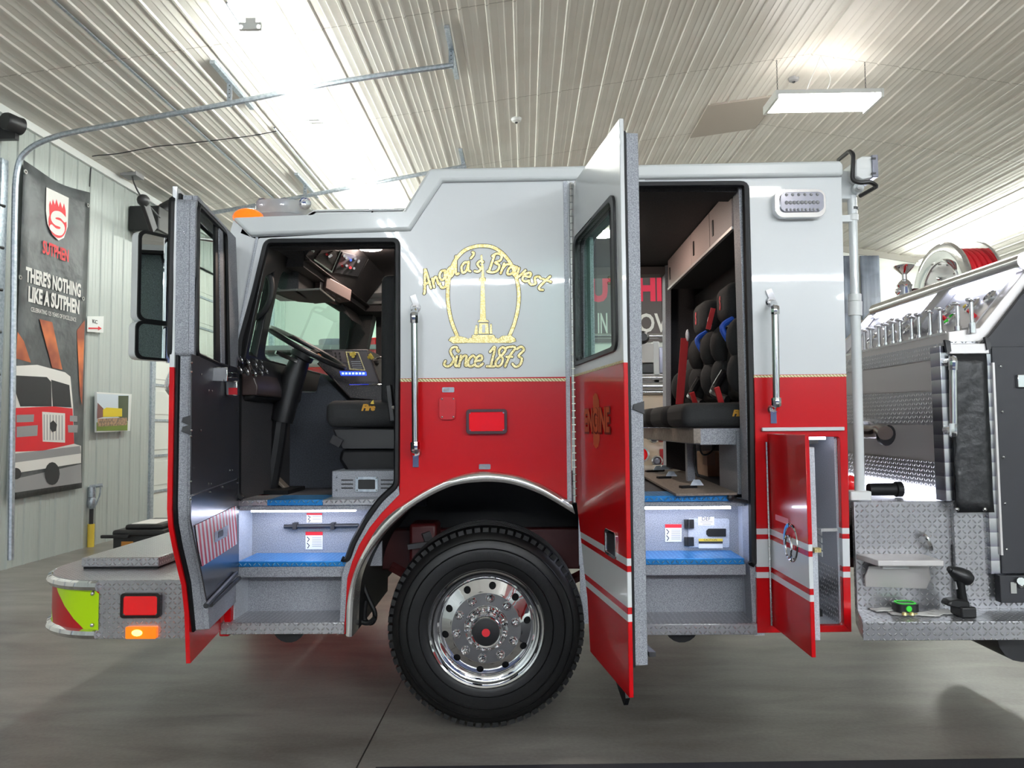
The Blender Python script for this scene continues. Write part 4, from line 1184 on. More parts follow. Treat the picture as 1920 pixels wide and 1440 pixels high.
# ---- wheel
wc = V((S(911, 1182).x, .04, .545)); R_ = .545
def make_wheel(name, c, sgn, detail):
    ax = V((.035 if sgn < 0 else 0, sgn, 0)).normalized()             # outward axis
    c = V(c)
    b = B()
    pr = [(.29, .0), (.315, .012), (.34, .02), (.40, .022), (.455, .016), (.49, .002), (.515, -.02), (.531, -.05), (R_ - .004, -.075), (R_, -.09)]
    grooves = []
    h = -.1
    for k in range(4):
        grooves += [(R_, h), (R_ - .012, h - .004), (R_ - .012, h - .014), (R_, h - .018)]; h -= .06
    prof = pr + grooves + [(R_, -.335), (.531, -.37), (.49, -.42), (.4, -.44), (.3, -.42), (.29, -.4)]
    b.lathe(prof, c, ax, 72)
    e = ax.orthogonal().normalized(); g = ax.cross(e)
    if detail:
        for k in range(72):
            a_ = 2 * math.pi * k / 72
            d = e * math.cos(a_) + g * math.sin(a_); tg = ax.cross(d)
            b.obox(c + d * (.527) + ax * (-.047), d, tg, ax, .012, .0155, .028)
        for r0, h_ in ((.475, .012), (.365, .0245), (.43, .0235)): b.lathe([(r0 - .004, h_ - .004), (r0, h_ + .002), (r0 + .004, h_ - .005)], c, ax, 64)
    w = part(b, name, M['tyre'], ang=28)
    if not detail: 
        part(B().lathe([(0, -.03), (.2, -.03), (.3, .0)], c, ax, 32), 'rim', M['steel'], w)
        return w
    # raised sidewall writing
    for tt, am in (('TRACTION RADIAL', 200), ('385/65 R22.5', 20)):
        tx = B(); gl = glyphs(tt, .055, (0, 0, 0), (1, 0, 0), (0, 1, 0), 1)
        for v in gl.v:
            a_ = math.radians(am) - v.x / .395; rr = .395 + v.y
            v.xyz = c + (e * math.cos(a_) + g * math.sin(a_)) * rr + ax * (.0232)
        tx.add(gl.v, gl.f)
        part(tx, 'sidewall_lettering', M['rubber'], w)
    rim = B()
    rim.lathe([(.318, .0), (.321, .016), (.313, .025), (.304, .02), (.299, .004), (.29, -.004), (.28, -.006), (.274, -.018), (.264, -.022), (.2575, -.03)], c, ax, 72)
    part(rim, 'rim', M['chrome'], w, ang=40)
    # conical disc with ten real hand holes
    dsk = B(); n = 10
    R0, R1, hr, hm = .194, .258, .0195, .227
    def pt(r, a_): return c + (e * math.cos(a_) + g * math.sin(a_)) * r + ax * (-.03 * (r - R0) / (R1 - R0))
    for k in range(n):
        am = 2 * math.pi * k / n; ha = math.pi / n
        rings = [[], [], [], []]
        for j in range(32):
            t_ = 2 * math.pi * j / 32; cr, sr = math.cos(t_), math.sin(t_)
            lim = (R1 - hm) if cr > 0 else (hm - R0)
            q_ = min(lim / max(abs(cr), 1e-6), ha * hm / max(abs(sr), 1e-6))
            ro, ao_ = hm + q_ * cr, am + q_ * sr / hm
            ri, ai_ = hm + hr * cr, am + hr * sr / hm
            rings[0].append(pt(ro, ao_)); rings[1].append(pt((ro + ri) / 2, (ao_ + ai_) / 2)); rings[2].append(pt(ri, ai_)); rings[3].append(pt(ri, ai_) - ax * .035)
        dsk.loft(rings, True, False)
    dsk.lathe([(.194, .0), (.188, .003), (.12, .003)], c, ax, 80)
    part(dsk, 'wheel_disc', M['chrome'], w, ang=25)
    part(B().lathe([(0, -.09), (.258, -.09)], c, ax, 40), 'brake_backing', M['rubber'], w)
    hub = B(); hub.lathe([(.118, .0), (.12, .01), (.112, .02), (.1, .03), (.093, .06), (.088, .085), (.078, .095), (.07, .09)], c, ax, 48)
    for k in range(10):
        a_ = 2 * math.pi * (k + .5) / 10; d = e * math.cos(a_) + g * math.sin(a_)
        hub.ball(c + d * .106 + ax * .026, .012, 8)
    part(hub, 'hub_cover', M['chrome'], w, ang=40)
    part(B().lathe([(.074, .085), (.07, .094), (.05, .096), (.03, .098), (0, .098)], c, ax, 32), 'hub_cap', M['black'], w)
    part(B().lathe([(.022, .098), (.021, .1015), (0, .102)], c, ax, 24), 'red_hub_plug', M['red_print'], w)
    for k in range(10):
        a_ = 2 * math.pi * k / 10 + .02; d = e * math.cos(a_) + g * math.sin(a_)
        nb = B(); q_ = c + d * .163
        nb.lathe([(.025, 0), (.025, .006), (.018, .012)], q_, ax, 14); nb.lathe([(.0165, .01), (.0165, .034), (.013, .04), (.011, .052), (.006, .058), (0, .059)], q_, ax, 6)
        part(nb, 'lug_nut', M['chrome'], w, ang=50)
    return w
make_wheel('front_wheel', wc, -1, True)
make_wheel('front_wheel', (wc.x, YW - .0, .545), 1, False)
part(B().cyl((wc.x, .45, .52), (wc.x, 2.0, .52), .07, 16), 'front_axle', M['dark_red'])
for y in (.78, 1.66): part(B().box(-1.7, 2.3, y, y + .09, .72, .98), 'frame_rail', M['dark_red'], bev=.01)
b = B(); b.tube(crv([(-.85, .6, .78), (-.6, .62, .66), (-.2, .62, .62), (.2, .62, .66), (.45, .6, .78)], 6), .035, 6); part(b, 'leaf_spring', M['dark_red'])
part(B().box(-.72, -.55, .5, .72, .72, 1.05), 'steering_gear', M['dark_red'], bev=.02)
b = B(); b.bar((-.62, .5, 1.0), (-.5, .55, .62), .05, .05); b.bar((-.72, .45, .92), (-.46, .5, .95), .03, .03); part(b, 'steering_link', M['dark_metal'])
b = B(); b.tube(crv([S(a, c, .25) for a, c in ((676, 1040), (680, 1090), (690, 1120), (703, 1150), (697, 1168), (684, 1160), (686, 1125))], 6), .014, 8); b.tube(crv([S(a, c, .2) for a, c in ((668, 1120), (672, 1160), (690, 1168), (704, 1158))], 6), .014, 8)
part(b, 'air_hose', M['rubber'])
for u in (548, 1285):
    q = S(u, 1205, .25); b = B(); b.tube([(q.x - .02, .25, q.z + .1), (q.x - .02, 1.3, q.z + .1)], .1, 20); part(b, 'air_tank', M['black'])
part(B().box(-1.55, -.95, .5, 2.0, .62, .7), 'underbody', M['rubber']); part(B().box(.5, 1.75, .5, 2.0, .62, .7), 'underbody', M['rubber'])
b = B(); b.prism([S(1103, 1095, .3), S(1085, 980, .3), S(1085, 940, .3), S(1200, 940, .3), S(1200, 1180, .3)], (0, .03, 0)); part(b, 'mud_flap', M['rubber'])
# ================================================================ doors
class Hinged:
    """local frame of an open door: u along it from the hinge, w outwards through the skin, z up"""
    def __init__(s, hx, hy, deg):
        a = math.radians(deg)
        s.o = V((hx, hy, 0)); s.d = V((math.cos(a), -math.sin(a), 0)); s.n = V((-math.sin(a), -math.cos(a), 0))
    def p(s, u, z, w=0.0): return s.o + s.d * u + s.n * w + V((0, 0, z))
    def uv(s, px, py, w=0.0):
        q = PP(px, py, s.o + s.n * w, s.n)
        return ((q - s.o).dot(s.d), q.z)
    def pts(s, l, w=0.0): return [s.p(u, z, w) for u, z in l]
    def pp(s, l, w=0.0): return [PP(a, c, s.o + s.n * w, s.n) for a, c in l]

# ---- front door (seen from the inside)
D = Hinged(-1.684, -.015, 81)
zt1, zb1_ = 2.71, .55
prof = [(0.0, zb1_), (.57, zb1_), (.61, .79), (.665, .93), (.735, 1.02), (.80, 1.11), (.87, 1.22), (.89, 1.30), (.89, zt1), (.1, zt1), (.02, 2.3)]
TI = -.1                                             # inner face of the door
win = rpoly(D.pp([(367, 372), (425, 432), (430, 700), (364, 668)], TI), .03)
winw = [((q - D.o).dot(D.d), q.z) for q in win]
winL = [(u if u > .55 else max(.06, u - .27), z) for u, z in winw]
door = part(B().prism(D.pts(prof, 0), D.n * -.02, [D.pts(winL, 0)]), 'front_door', M['body'], bev=.003)
inset = [(.01, .70), (.555, .70), (.59, .8), (.645, .94), (.715, 1.035), (.78, 1.12), (.85, 1.235), (.865, 1.31), (.865, zt1 - .03), (.12, zt1 - .03), (.03, 2.28)]
part(B().prism(D.pts(inset, -.02), D.n * -.055, [D.pts(winL, -.02)]), 'door_core', M['grey_speckle'], door)
part(B().prism(D.pts(inset, -.075), D.n * (TI + .075), [D.pts(winw, -.075)]), 'door_frame', M['grey_speckle'], door, bev=.003)
part(B().tube(D.pts([(u, z) for u, z in inset], -.026), .012, 6, True), 'door_seal', M['rubber'], door)
part(B().tube(rpoly(D.pp([(371, 385), (423, 438), (428, 692), (368, 664)], TI), .03), .012, 6, True), 'window_seal', M['rubber'], door)
part(B().prism(D.pts(winL, -.05), D.n * -.005), 'window_glass', M['glass'], door)
b = B()
for x0_, x1_ in ((411, 418), ): b.prism(D.pp([(x0_, 425), (x1_, 432), (x1_ + 4, 690), (x0_ + 5, 687)], TI - .004), D.n * .012)
part(b, 'window_channel', M['grey_speckle'], door)
b = B(); b.prism(D.pp([(404, 418), (411, 425), (416, 687), (405, 684)], TI + .002), D.n * .012); b.prism(D.pp([(418, 435), (425, 441), (430, 692), (422, 690)], TI + .002), D.n * .012); part(b, 'window_divider', M['rubber'], door)
part(B().prism(D.pp([(357, 664), (446, 690), (446, 896), (356, 928)], TI - .002), D.n * -.006), 'inner_panel', M['flat_black'], door, bev=.002)
m_refl = mat('satin_dark_aluminium', (122, 124, 132), .25, .9)
kp = D.pp([(356, 930), (446, 898), (446, 1072), (386, 1128), (376, 1075), (362, 1010), (355, 975)], TI - .002)
part(B().prism(kp, D.n * -.006), 'kick_panel', m_refl, door, bev=.002)
ch = D.pp([(366, 985), (443, 948), (444, 1020), (379, 1062), (372, 1030)], TI - .011)
part(B().prism(ch, D.n * -.001), 'warning_stripes', M['chevron'], door)
nm = part(B().prism(D.pp([(402, 998), (427, 984), (426, 1005), (403, 1017)], TI - .014), D.n * -.002), 'name_plate', M['clear_lens'], door)
q0, q1 = D.pp([(404, 1008)], TI - .018)[0], D.pp([(425, 995)], TI - .018)[0]
g = glyphs('SUTPHEN', .04, (q0 + q1) / 2, D.d * -1, (0, 0, 1), .55, .002); part(g, 'lettering', M['dark_print'], door)
b = B()
for o_ in (0, 9):
    a, c_ = D.pp([(386 + o_, 1136 - o_ * .2)], TI - .02)[0], D.pp([(443 + o_ * .6, 1075 + o_)], TI - .02)[0]
    b.tube([a, c_], .012, 8)
part(b, 'drain_rail', M['black'], door)
b = B()
for u, v in ((359, 680), (359, 697), (377, 702), (391, 732), (397, 733), (359, 807), (376, 807), (358, 818), (430, 882), (435, 882), (358, 903), (390, 907), (395, 907), (417, 913), (394, 923), (357, 936), (444, 770), (445, 905)):
    b.ball(D.pp([(u, v)], TI - .009)[0], .0055, 6)
part(b, 'rivets', M['steel'], door)
a = D.pp([(413, 702)], TI - .04)[0]; c_ = D.pp([(440, 704)], TI - .04)[0]; e_ = D.pp([(434, 740)], TI - .05)[0]
b = B(); b.obox(a, D.d, D.n, (0, 0, 1), .008, .035, .035); b.bar(a, c_, .03, .028); part(b, 'door_handle', M['chrome'], door, bev=.004)
b = B(); b.bar(D.pp([(436, 714)], TI - .04)[0], D.pp([(436, 742)], TI - .04)[0], .06, .05, D.d); part(b, 'pull_cup', M['chrome'], door, bev=.006)
b = B(); b.bar(D.pp([(437, 727)], TI - .068)[0], D.pp([(437, 740)], TI - .068)[0], .04, .01, D.d); part(b, 'red_reflector', M['sheet_red'], door)
def latch(h, u, z, w0):
    b = B(); b.prism([h.p(u, z - .03, w0), h.p(u, z + .025, w0), h.p(u, z + .012, w0 + .045), h.p(u, z - .008, w0 + .05)], h.d * .012)
    return b
part(B().tube(D.pts(winL, .0), .014, 6, True), 'outer_window_seal', M['rubber'], door)
part(latch(D, .866, 1.68, TI), 'latch_slot', M['black'], door)
part(latch(D, .866, 1.64, TI), 'latch', M['black'], door)

# ---- mirrors
def mirror(name, px0, py0, px1, py1, m_glass):
    n_ = V((.85, -.527, 0)); p0 = V((-2.05, -.25, 0))
    a, c_ = PP(px0, py1, p0, n_), PP(px1, py0, p0, n_)
    ex = (V((c_.x, c_.y, 0)) - V((a.x, a.y, 0))); L_ = ex.length; ex.normalize()
    loop = lambda i, w: [V((a.x, a.y, 0)) + ex * x + V((0, 0, z)) + n_ * w for x, z in rrect(i, L_ - i, a.z + i, c_.z - i, .035)]
    o = part(B().prism(loop(0, 0), n_ * -.06), name, M['white_paint'], bev=.012)
    part(B().prism(loop(0, .012), n_ * -.012, [loop(.014, .012)]), 'mirror_rim', M['rubber'], o)
    part(B().face(loop(.012, .004)), 'mirror_glass', m_glass, o)
    return o
m_mir = mat('mirror_glass', (225, 228, 230), .01, 1.0)
mirror('mirror_head', 256, 449, 345, 601, m_mir); mirror('convex_mirror', 252, 611, 345, 673, m_mir)
b = B(); b.tube(crv([(-1.9, -.12, 1.95), (-1.93, -.1, 1.86), (-1.85, -.02, 1.78), (-1.63, .06, 1.75)], 5), .018, 8); b.tube([(-1.93, -.1, 2.0), (-1.93, -.1, 2.7), (-1.6, .1, 2.7)], .016, 8)
part(b, 'mirror_arm', M['chrome'])

# ---- crew door (seen from outside, edge on)
D2_ = Hinged(S(1078, 700).x, -.0, 80.5)
zt2, zb2 = 2.985, .5
UW = .905
arch = [(D2_.uv(a, c)) for a, c in ((1079, 944), (1088, 1000), (1094, 1060), (1101, 1120), (1106, 1180))]
prof2 = [(0, zt2), (0, arch[0][1])] + arch[1:4] + [(arch[4][0], zb2), (UW, zb2), (UW, zt2)]
w2 = rpoly([V((u, z, 0)) for u, z in [D2_.uv(a, c) for a, c in ((1078, 447), (1154, 359), (1160, 657), (1078, 688))]], .07, 5)
w2 = [(max(q.x, .02), q.y) for q in w2]
cx_, cz_ = sum(u for u, z in w2) / len(w2), sum(z for u, z in w2) / len(w2)
w2i = [(cx_ + (u - cx_) * .9, cz_ + (z - cz_) * .93) for u, z in w2]
door2 = part(B().prism(D2_.pts(prof2, 0), D2_.n * -.02, [D2_.pts(w2i, 0)]), 'crew_door', M['body_striped'], bev=.003)
ins2 = [(u * .965 + .006, z if z > 1 else z) for u, z in prof2]
ins2 = [(.02, zt2 - .03), (.02, arch[0][1] + .03)] + [(u + .03, z) for u, z in arch[1:4]] + [(arch[4][0] + .03, .62), (UW - .03, .62), (UW - .03, zt2 - .05)]
part(B().prism(D2_.pts(ins2, -.02), D2_.n * -.075, [D2_.pts(w2i, -.02)]), 'door_frame', M['grey_speckle'], door2, bev=.004)
part(B().tube(D2_.pts(ins2, -.028), .012, 6, True), 'door_seal', M['rubber'], door2)
part(B().prism(D2_.pts(w2, .012), D2_.n * -.05, [D2_.pts(w2i, .012)]), 'window_frame', M['black'], door2, bev=.006)
part(B().prism(D2_.pts(w2i, -.04), D2_.n * -.005), 'window_glass', M['tint'], door2)
b = B()
u0 = D2_.uv(1138, 500)[0]; zlo, zhi = D2_.uv(1140, 660)[1], D2_.uv(1138, 385)[1]
b.prism(D2_.pts([(u0 - .05, zlo), (u0, zlo), (u0, zhi), (u0 - .05, zhi)], -.03), D2_.n * -.02); part(b, 'window_divider', M['rubber'], door2)
b = B(); b.prism(D2_.pts([(.1, zlo), (.17, zlo), (.17, zhi), (.1, zhi)], -.05), D2_.n * -.02); part(b, 'window_channel', M['grey_speckle'], door2)
b = B(); zs = D2_.uv(1120, 702)[1]; b.ribbon(D2_.pts([(.0, ZG + .005), (UW, ZG + .005)], .002), .012, D2_.n); part(b, 'gold_stripe', M['gold'], door2)
def on_door2(u, z, w): return D2_.p(u, z, w)
uc, zc_ = D2_.uv(1119, 790)
part(glyphs('ENGINE', .155, D2_.p(uc, zc_, .0042), D2_.d, (0, 0, 1), .86, .006), 'unit_lettering', M['gold_red'], door2)
part(glyphs('ENGINE', .155, D2_.p(uc + .004, zc_ - .004, .0032), D2_.d, (0, 0, 1), .88, .012), 'lettering_shadow', mat('dark_red_shade_print', (86, 22, 20), .5), door2)
part(glyphs('3', .33, D2_.p(uc, D2_.uv(1117, 794)[1], .002), D2_.d, (0, 0, 1), .8, .02), 'unit_number', M['gold_red'], door2)
hu0, hz1 = D2_.uv(1136, 989); hu1, hz0 = D2_.uv(1157, 1050)
hl = rrect(hu0, hu1, hz0 + .0, hz1, .02)
hb = part(B().prism(D2_.pts(hl, .008), D2_.n * -.012, [D2_.pts(rrect(hu0 + .014, hu1 - .014, hz0 + .014, hz1 - .014, .01), .008)]), 'door_handle', M['chrome'], door2, bev=.003)
part(B().prism(D2_.pts(rrect(hu0 + .012, hu1 - .012, hz0 + .012, hz1 - .012, .01), .004), D2_.n * -.004), 'handle_paddle', m_refl, door2)
part(latch(D2_, UW - .03, 1.72, -.095), 'latch', M['black'], door2)
b = B(); b.prism(D2_.pts([(.5, .54), (.74, .54), (.77, .45), (.74, .41), (.66, .45)], -.025), D2_.n * -.02); part(b, 'rubber_flap', M['rubber'], door2)
b = B(); b.bar(D2_.p(.4, .66, -.12), (D2_.p(.86, .66, -.12)), .03, .02); part(b, 'door_stay', M['dark_metal'], door2)

# ---- compartment door and its locker
D3 = Hinged(S(1441, 900).x, -.003, 90)
UW3 = .545
zt3, zb3 = S(1441, 813).z, S(1441, 1174).z
door3 = part(B().prism(D3.pts([(0, zb3), (UW3, zb3), (UW3, zt3), (0, zt3)], 0), D3.n * -.02), 'compartment_door', M['body_striped'], bev=.003)
part(B().prism(D3.pts([(.03, zb3 + .07), (UW3 - .03, zb3 + .07), (UW3 - .03, zt3 - .06), (.03, zt3 - .06)], -.02), D3.n * -.035), 'inner_pan', M['pale_grey'], door3, bev=.003)
uc, zc_ = D3.uv(1483, 1017)
b = B(); b.lathe([(.098, .0), (.095, .006), (.08, .002), (.07, -.008), (.0, -.012)], D3.p(uc, zc_, 0), D3.n, 28); part(b, 'latch_dish', M['chrome'], door3)
b = B(); b.tube([D3.p(uc + .045 * math.cos(k * .524) , zc_ - .02 + .055 * math.sin(k * .524), .012) for k in range(12)], .007, 6, True); part(b, 'latch_ring', M['chrome'], door3)
su, sz = D3.uv(1454, 964); su1, sz1 = D3.uv(1479, 984)
part(B().face(D3.pts(rrect(su, su1, min(sz, sz1), max(sz, sz1), .008), .0015)), 'sticker', mat('pink_sticker', (226, 120, 130), .5), door3)
part(B().bar(D3.p(UW3 - .02, zc_, -.04), D3.p(UW3 + .012, zc_, -.04), .03, .02), 'latch_bolt', M['gold'], door3)
b = B(); xh = S(1438, 900).x
for k in range(40):
    z0 = S(1438, 1172).z; z1 = S(1438, 828).z
    b.cyl((xh, -.008, z0 + (z1 - z0) * k / 40), (xh, -.008, z0 + (z1 - z0) * (k + .93) / 40), .007, 6)
part(b, 'piano_hinge', M['steel'])
cx0, cx1, cz0, cz1 = S(1441, 900).x, 1.69, S(1500, 1174).z, S(1500, 818).z
b = B()
b.box(cx0 - .02, cx0, .04, .6, cz0, cz1); b.box(cx1, cx1 + .015, .04, .6, cz0, cz1); b.box(cx0 - .02, cx1 + .015, .6, .62, cz0, cz1); b.box(cx0 - .02, cx1 + .015, .04, .62, cz0 - .02, cz0); b.box(cx0 - .02, cx1 + .015, .04, .62, cz1, cz1 + .02)
lk = part(b, 'locker', M['pale_grey'])
part(B().box(cx0 + .03, cx1 - .04, .05, .07, cz1 - .02, cz1 - .005), 'led_strip', M['led_soft'], lk)
part(B().bar((cx1 - .32, .1, cz1 - .06), (cx1 - .08, .06, cz1 - .03), .02, .02), 'gas_strut', M['black'], lk)
for k in range(4):
    z = S(1555, 1010 + k * 14).z; part(B().obox((cx1 - .002, .3, z), (0, 1, .12), (1, 0, 0), (0, 0, 1), .055, .004, .014), 'vent_louvre', M['white'], lk)
part(B().box(cx1 - .09, cx1, .03, .045, S(1570, 998).z, S(1570, 992).z), 'striker', M['steel'], lk)
part(B().box(cx1 - .1, cx1 - .03, .2, .26, cz0, cz0 + .035), 'drain_cover', M['black'], lk)
part(B().box(S(1427, 805).x, S(1581, 805).x, -.022, .0, S(1500, 808).z, S(1500, 801).z), 'drip_rail', M['white_paint'], bev=.004)

# ================================================================ steps
def tread(name, pxa, pxb, pyf, yf, yb, m_, hgt, label=None):
    a, c_ = S(pxa, pyf, yf), S(pxb, pyf, yf)
    o = part(B().box(a.x, c_.x, yf, yb, a.z - hgt, a.z), name, m_, bev=.004)
    return o, a, c_
def riser(pxa, pxb, py0, py1, y, m_='pale_grey'):
    a, c_ = S(pxa, py1, y), S(pxb, py0, y)
    return part(B().box(a.x, c_.x, y, y + .02, a.z, c_.z), 'step_riser', M[m_])
XA, XC = S(432, 1000, .0).x, S(748, 930).x
m_riser = M['grey_speckle']
# front entrance
tread('step_tread', 413, 645, 1168, -.02, .24, M['plate'], .062)
tread('step_tread', 446, 650, 1053, .02, .3, M['blue_plate'], .03)
part(B().box(S(440, 1060, .03).x, S(650, 1060, .03).x, .03, .3, S(500, 1082, .03).z, S(500, 1061, .03).z), 'step_edge', M['grey_speckle'])
part(B().box(XA, S(668, 1100, .2).x, .24, .26, S(500, 1172, .2).z, S(500, 1060, .2).z), 'step_riser', M['grey_speckle'])
part(B().box(XA, S(716, 1000, .3).x, .3, .32, S(500, 1062, .3).z, S(500, 938, .3).z), 'step_riser', M['grey_speckle'])
b = B(); z0, z1 = S(500, 948, .06).z, S(500, 937, .06).z
xs_ = [S(a, 940, .06).x for a in (448, 502, 606, 712)]
for k, mm in enumerate(('plate', 'blue_plate', 'plate')):
    part(B().box(xs_[k], xs_[k + 1], .05, .34, z0, z1), 'threshold_plate', M[mm], bev=.003)
part(B().box(xs_[0], xs_[3] - .02, .07, .32, S(500, 957, .07).z, z0), 'threshold_edge', M['grey_speckle'])
part(B().box(S(468, 955, .1).x, S(664, 955, .1).x, .12, .15, S(500, 957, .1).z - .012, S(500, 957, .1).z), 'led_strip', M['led'])
part(B().box(XA, S(455, 1000, .15).x, .05, .32, S(500, 1186, .1).z, S(500, 948, .1).z), 'step_side', M['pale_grey'])
b = B(); b.cyl(S(533, 987, .27), S(672, 985, .27), .012, 10)
for u in (553, 624): b.box(S(u - 3, 985, .27).x, S(u + 4, 985, .27).x, .25, .3, S(u, 992, .27).z, S(u, 980, .27).z)
part(b, 'step_grab_bar', M['dark_metal'])
def sticker(pts, y, m_, name='warning_label', hdr=None, lines=0):
    o = part(B().prism(S2(pts, y), (0, -.0015, 0)), name, m_)
    x0, x1 = pts[0][0], pts[1][0]; y0, y1 = pts[0][1], pts[2][1]
    if hdr: part(B().prism(S2([(x0, y0), (x1, y0), (x1, y0 + (y1 - y0) * .2), (x0, y0 + (y1 - y0) * .2)], y - .002), (0, -.001, 0)), 'label_header', hdr, o)
    if lines:
        b = B()
        for k in range(lines):
            v = y0 + (y1 - y0) * (.32 + .6 * k / lines)
            b.face(S2([(x0 + (x1 - x0) * .38, v), (x1 - 2, v), (x1 - 2, v + .9), (x0 + (x1 - x0) * .38, v + .9)], y - .003))
        part(b, 'label_text', M['grey_print'], o)
        b = B()
        for v0, v1 in ((.3, .55), (.65, .92)):
            b.ribbon(S2([(x0 + 3, y0 + (y1 - y0) * v0), (x0 + 7, y0 + (y1 - y0) * (v0 + v1) / 2), (x0 + 4, y0 + (y1 - y0) * v1)], y - .003), .005, (0, -1, 0))
        part(b, 'label_pictogram', M['dark_print'], o)
    return o
sticker([(573, 997), (605, 997), (605, 1030), (573, 1030)], .297, M['paper'], hdr=M['red_print'], lines=6)
sticker([(575, 962), (604, 962), (604, 980), (575, 980)], .297, M['paper'], hdr=M['red_print'], lines=2)

# crew entrance
tread('step_tread', 1192, 1420, 1170, -.02, .24, M['plate'], .06)
tread('step_tread', 1190, 1396, 1048, .03, .3, M['blue_plate'], .033)
part(B().box(S(1180, 1060, .04).x, S(1398, 1060, .04).x, .04, .3, S(1300, 1078, .04).z, S(1300, 1058, .04).z), 'step_edge', M['grey_speckle'])
xl_, xr_ = S(1085, 1000, .3).x, S(1418, 1100).x
part(B().box(xl_, xr_, .24, .26, S(1300, 1172, .2).z, S(1300, 1060, .2).z), 'step_riser', M['grey_speckle'])
part(B().box(xl_, xr_, .3, .32, S(1300, 1060, .3).z, S(1300, 935, .3).z), 'step_riser', M['grey_speckle'])
part(B().box(S(1150, 935, .06).x, S(1370, 935, .06).x, .05, .34, S(1300, 940, .06).z, S(1300, 929, .06).z), 'threshold_plate', M['blue_plate'], bev=.003)
part(B().box(S(1150, 935, .06).x, S(1396, 935, .06).x, .07, .32, S(1300, 950, .06).z, S(1300, 940, .06).z), 'threshold_edge', M['grey_speckle'])
part(B().box(S(1150, 955, .1).x, S(1372, 955, .1).x, .12, .15, S(1300, 951, .1).z - .012, S(1300, 951, .1).z), 'led_strip', M['led'])
part(B().box(S(1394, 1000, .2).x, S(1402, 1000, .2).x + .03, .04, .32, S(1300, 1186, .1).z, S(1300, 940, .1).z), 'step_side', M['pale_grey'])
sticker([(1247, 983), (1278, 983), (1278, 1016), (1247, 1016)], .297, M['paper'], hdr=M['red_print'], lines=6)
o = sticker([(1309, 969), (1339, 969), (1339, 985), (1309, 985)], .288, M['paper'])
part(glyphs('DEF', .03, S(1324, 973, .285), (1, 0, 0), (0, 0, 1), 1), 'lettering', M['dark_print'], o)
b = B(); b.face(S2([(1313, 978), (1336, 978), (1336, 979), (1313, 979)], .285)); b.face(S2([(1317, 982), (1333, 982), (1333, 983), (1317, 983)], .285)); part(b, 'label_text', M['grey_print'], o)
part(B().prism(S2(rrect(1290, 1367, 972, 1026, 4), .297), (0, -.008, 0)), 'filler_door', M['pale_grey'], bev=.002)
for v in (974, 1007):
    o = part(B().box(S(1283, v, .28).x, S(1301, v, .28).x, .275, .29, S(1290, v + 17, .28).z, S(1290, v, .28).z), 'hinge', M['black'], bev=.003)
    part(B().cyl(S(1292, v + 17, .272), S(1292, v, .272), .008, 8), 'hinge_pin', M['dark_metal'], o)
part(B().prism(S2([(1328, 991), (1361, 991), (1361, 1006), (1328, 1006), (1324, 1002), (1324, 995)], .288), (0, -.006, 0)), 'finger_slot', M['black'], bev=.002)
o = sticker([(1310, 1010), (1355, 1010), (1355, 1028), (1310, 1028)], .288, M['paper'])
part(B().prism(S2([(1310, 1010), (1355, 1010), (1355, 1015), (1310, 1015)], .285), (0, -.001, 0)), 'label_header', M['yellow'], o)
part(glyphs('CAUTION', .017, S(1332, 1012.5, .2835), (1, 0, 0), (0, 0, 1), 1), 'lettering', M['dark_print'], o)
part(B().prism(S2([(1310, 1015), (1355, 1015), (1355, 1019), (1310, 1019)], .285), (0, -.001, 0)), 'label_bar', M['dark_print'], o)
part(B().box(S(1190, 1165, -.02).x, S(1201, 1165, -.02).x, -.05, .04, S(1195, 1178, -.02).z, S(1195, 1164, -.02).z), 'door_check', M['black'])
b = B(); b.tube([S(1367, 934, .03), S(1405, 942, .03)], .01, 6); b.ball(S(1370, 933, .03), .02, 8); part(b, 'door_stay', M['dark_metal'])

# ================================================================ inside the cab
zf1 = S(560, 937, .06).z
part(B().box(-1.56, -.72, .34, 2.46, zf1 - .06, zf1 - .005), 'front_floor', M['carpet'])
part(B().prism([(-.72, 1.02, zf1 - .06), (.25, 1.02, zf1 - .06), (.25, .34, zf1 - .06), (1.74, .34, zf1 - .06), (1.74, 2.46, zf1 - .06), (-.72, 2.46, zf1 - .06)], (0, 0, .055)), 'crew_floor', M['carpet'])
part(B().box(-1.64, -1.6, .055, 2.46, zf1, 2.04), 'firewall', M['liner'])
part(B().box(-1.3, -.5, .36, 2.12, 2.91, 2.93), 'front_headliner', M['liner'])
part(B().box(-.5, 1.74, .04, 2.46, zl + .01, zl + .028), 'crew_headliner', M['liner'])
part(B().box(1.71, 1.739, .04, 2.46, zf1, zl), 'rear_liner', M['liner'])
part(B().box(-1.5, -.5, .04, .11, 2.66, 2.67), 'side_headliner', M['liner'])
part(B().box(-1.5, -.5, 2.12, 2.46, 2.62, 2.67), 'side_headliner', M['liner'])
part(B().prism([(-1.56, .36, 2.62), (-1.34, .36, 2.62), (-1.34, .36, 2.72), (-1.5, .36, 2.72)], (0, 1.76, 0)), 'front_soffit', M['liner'])
part(B().box(-.7, -.66, .04, .5, zf1, 2.66), 'rear_pillar', M['liner'])
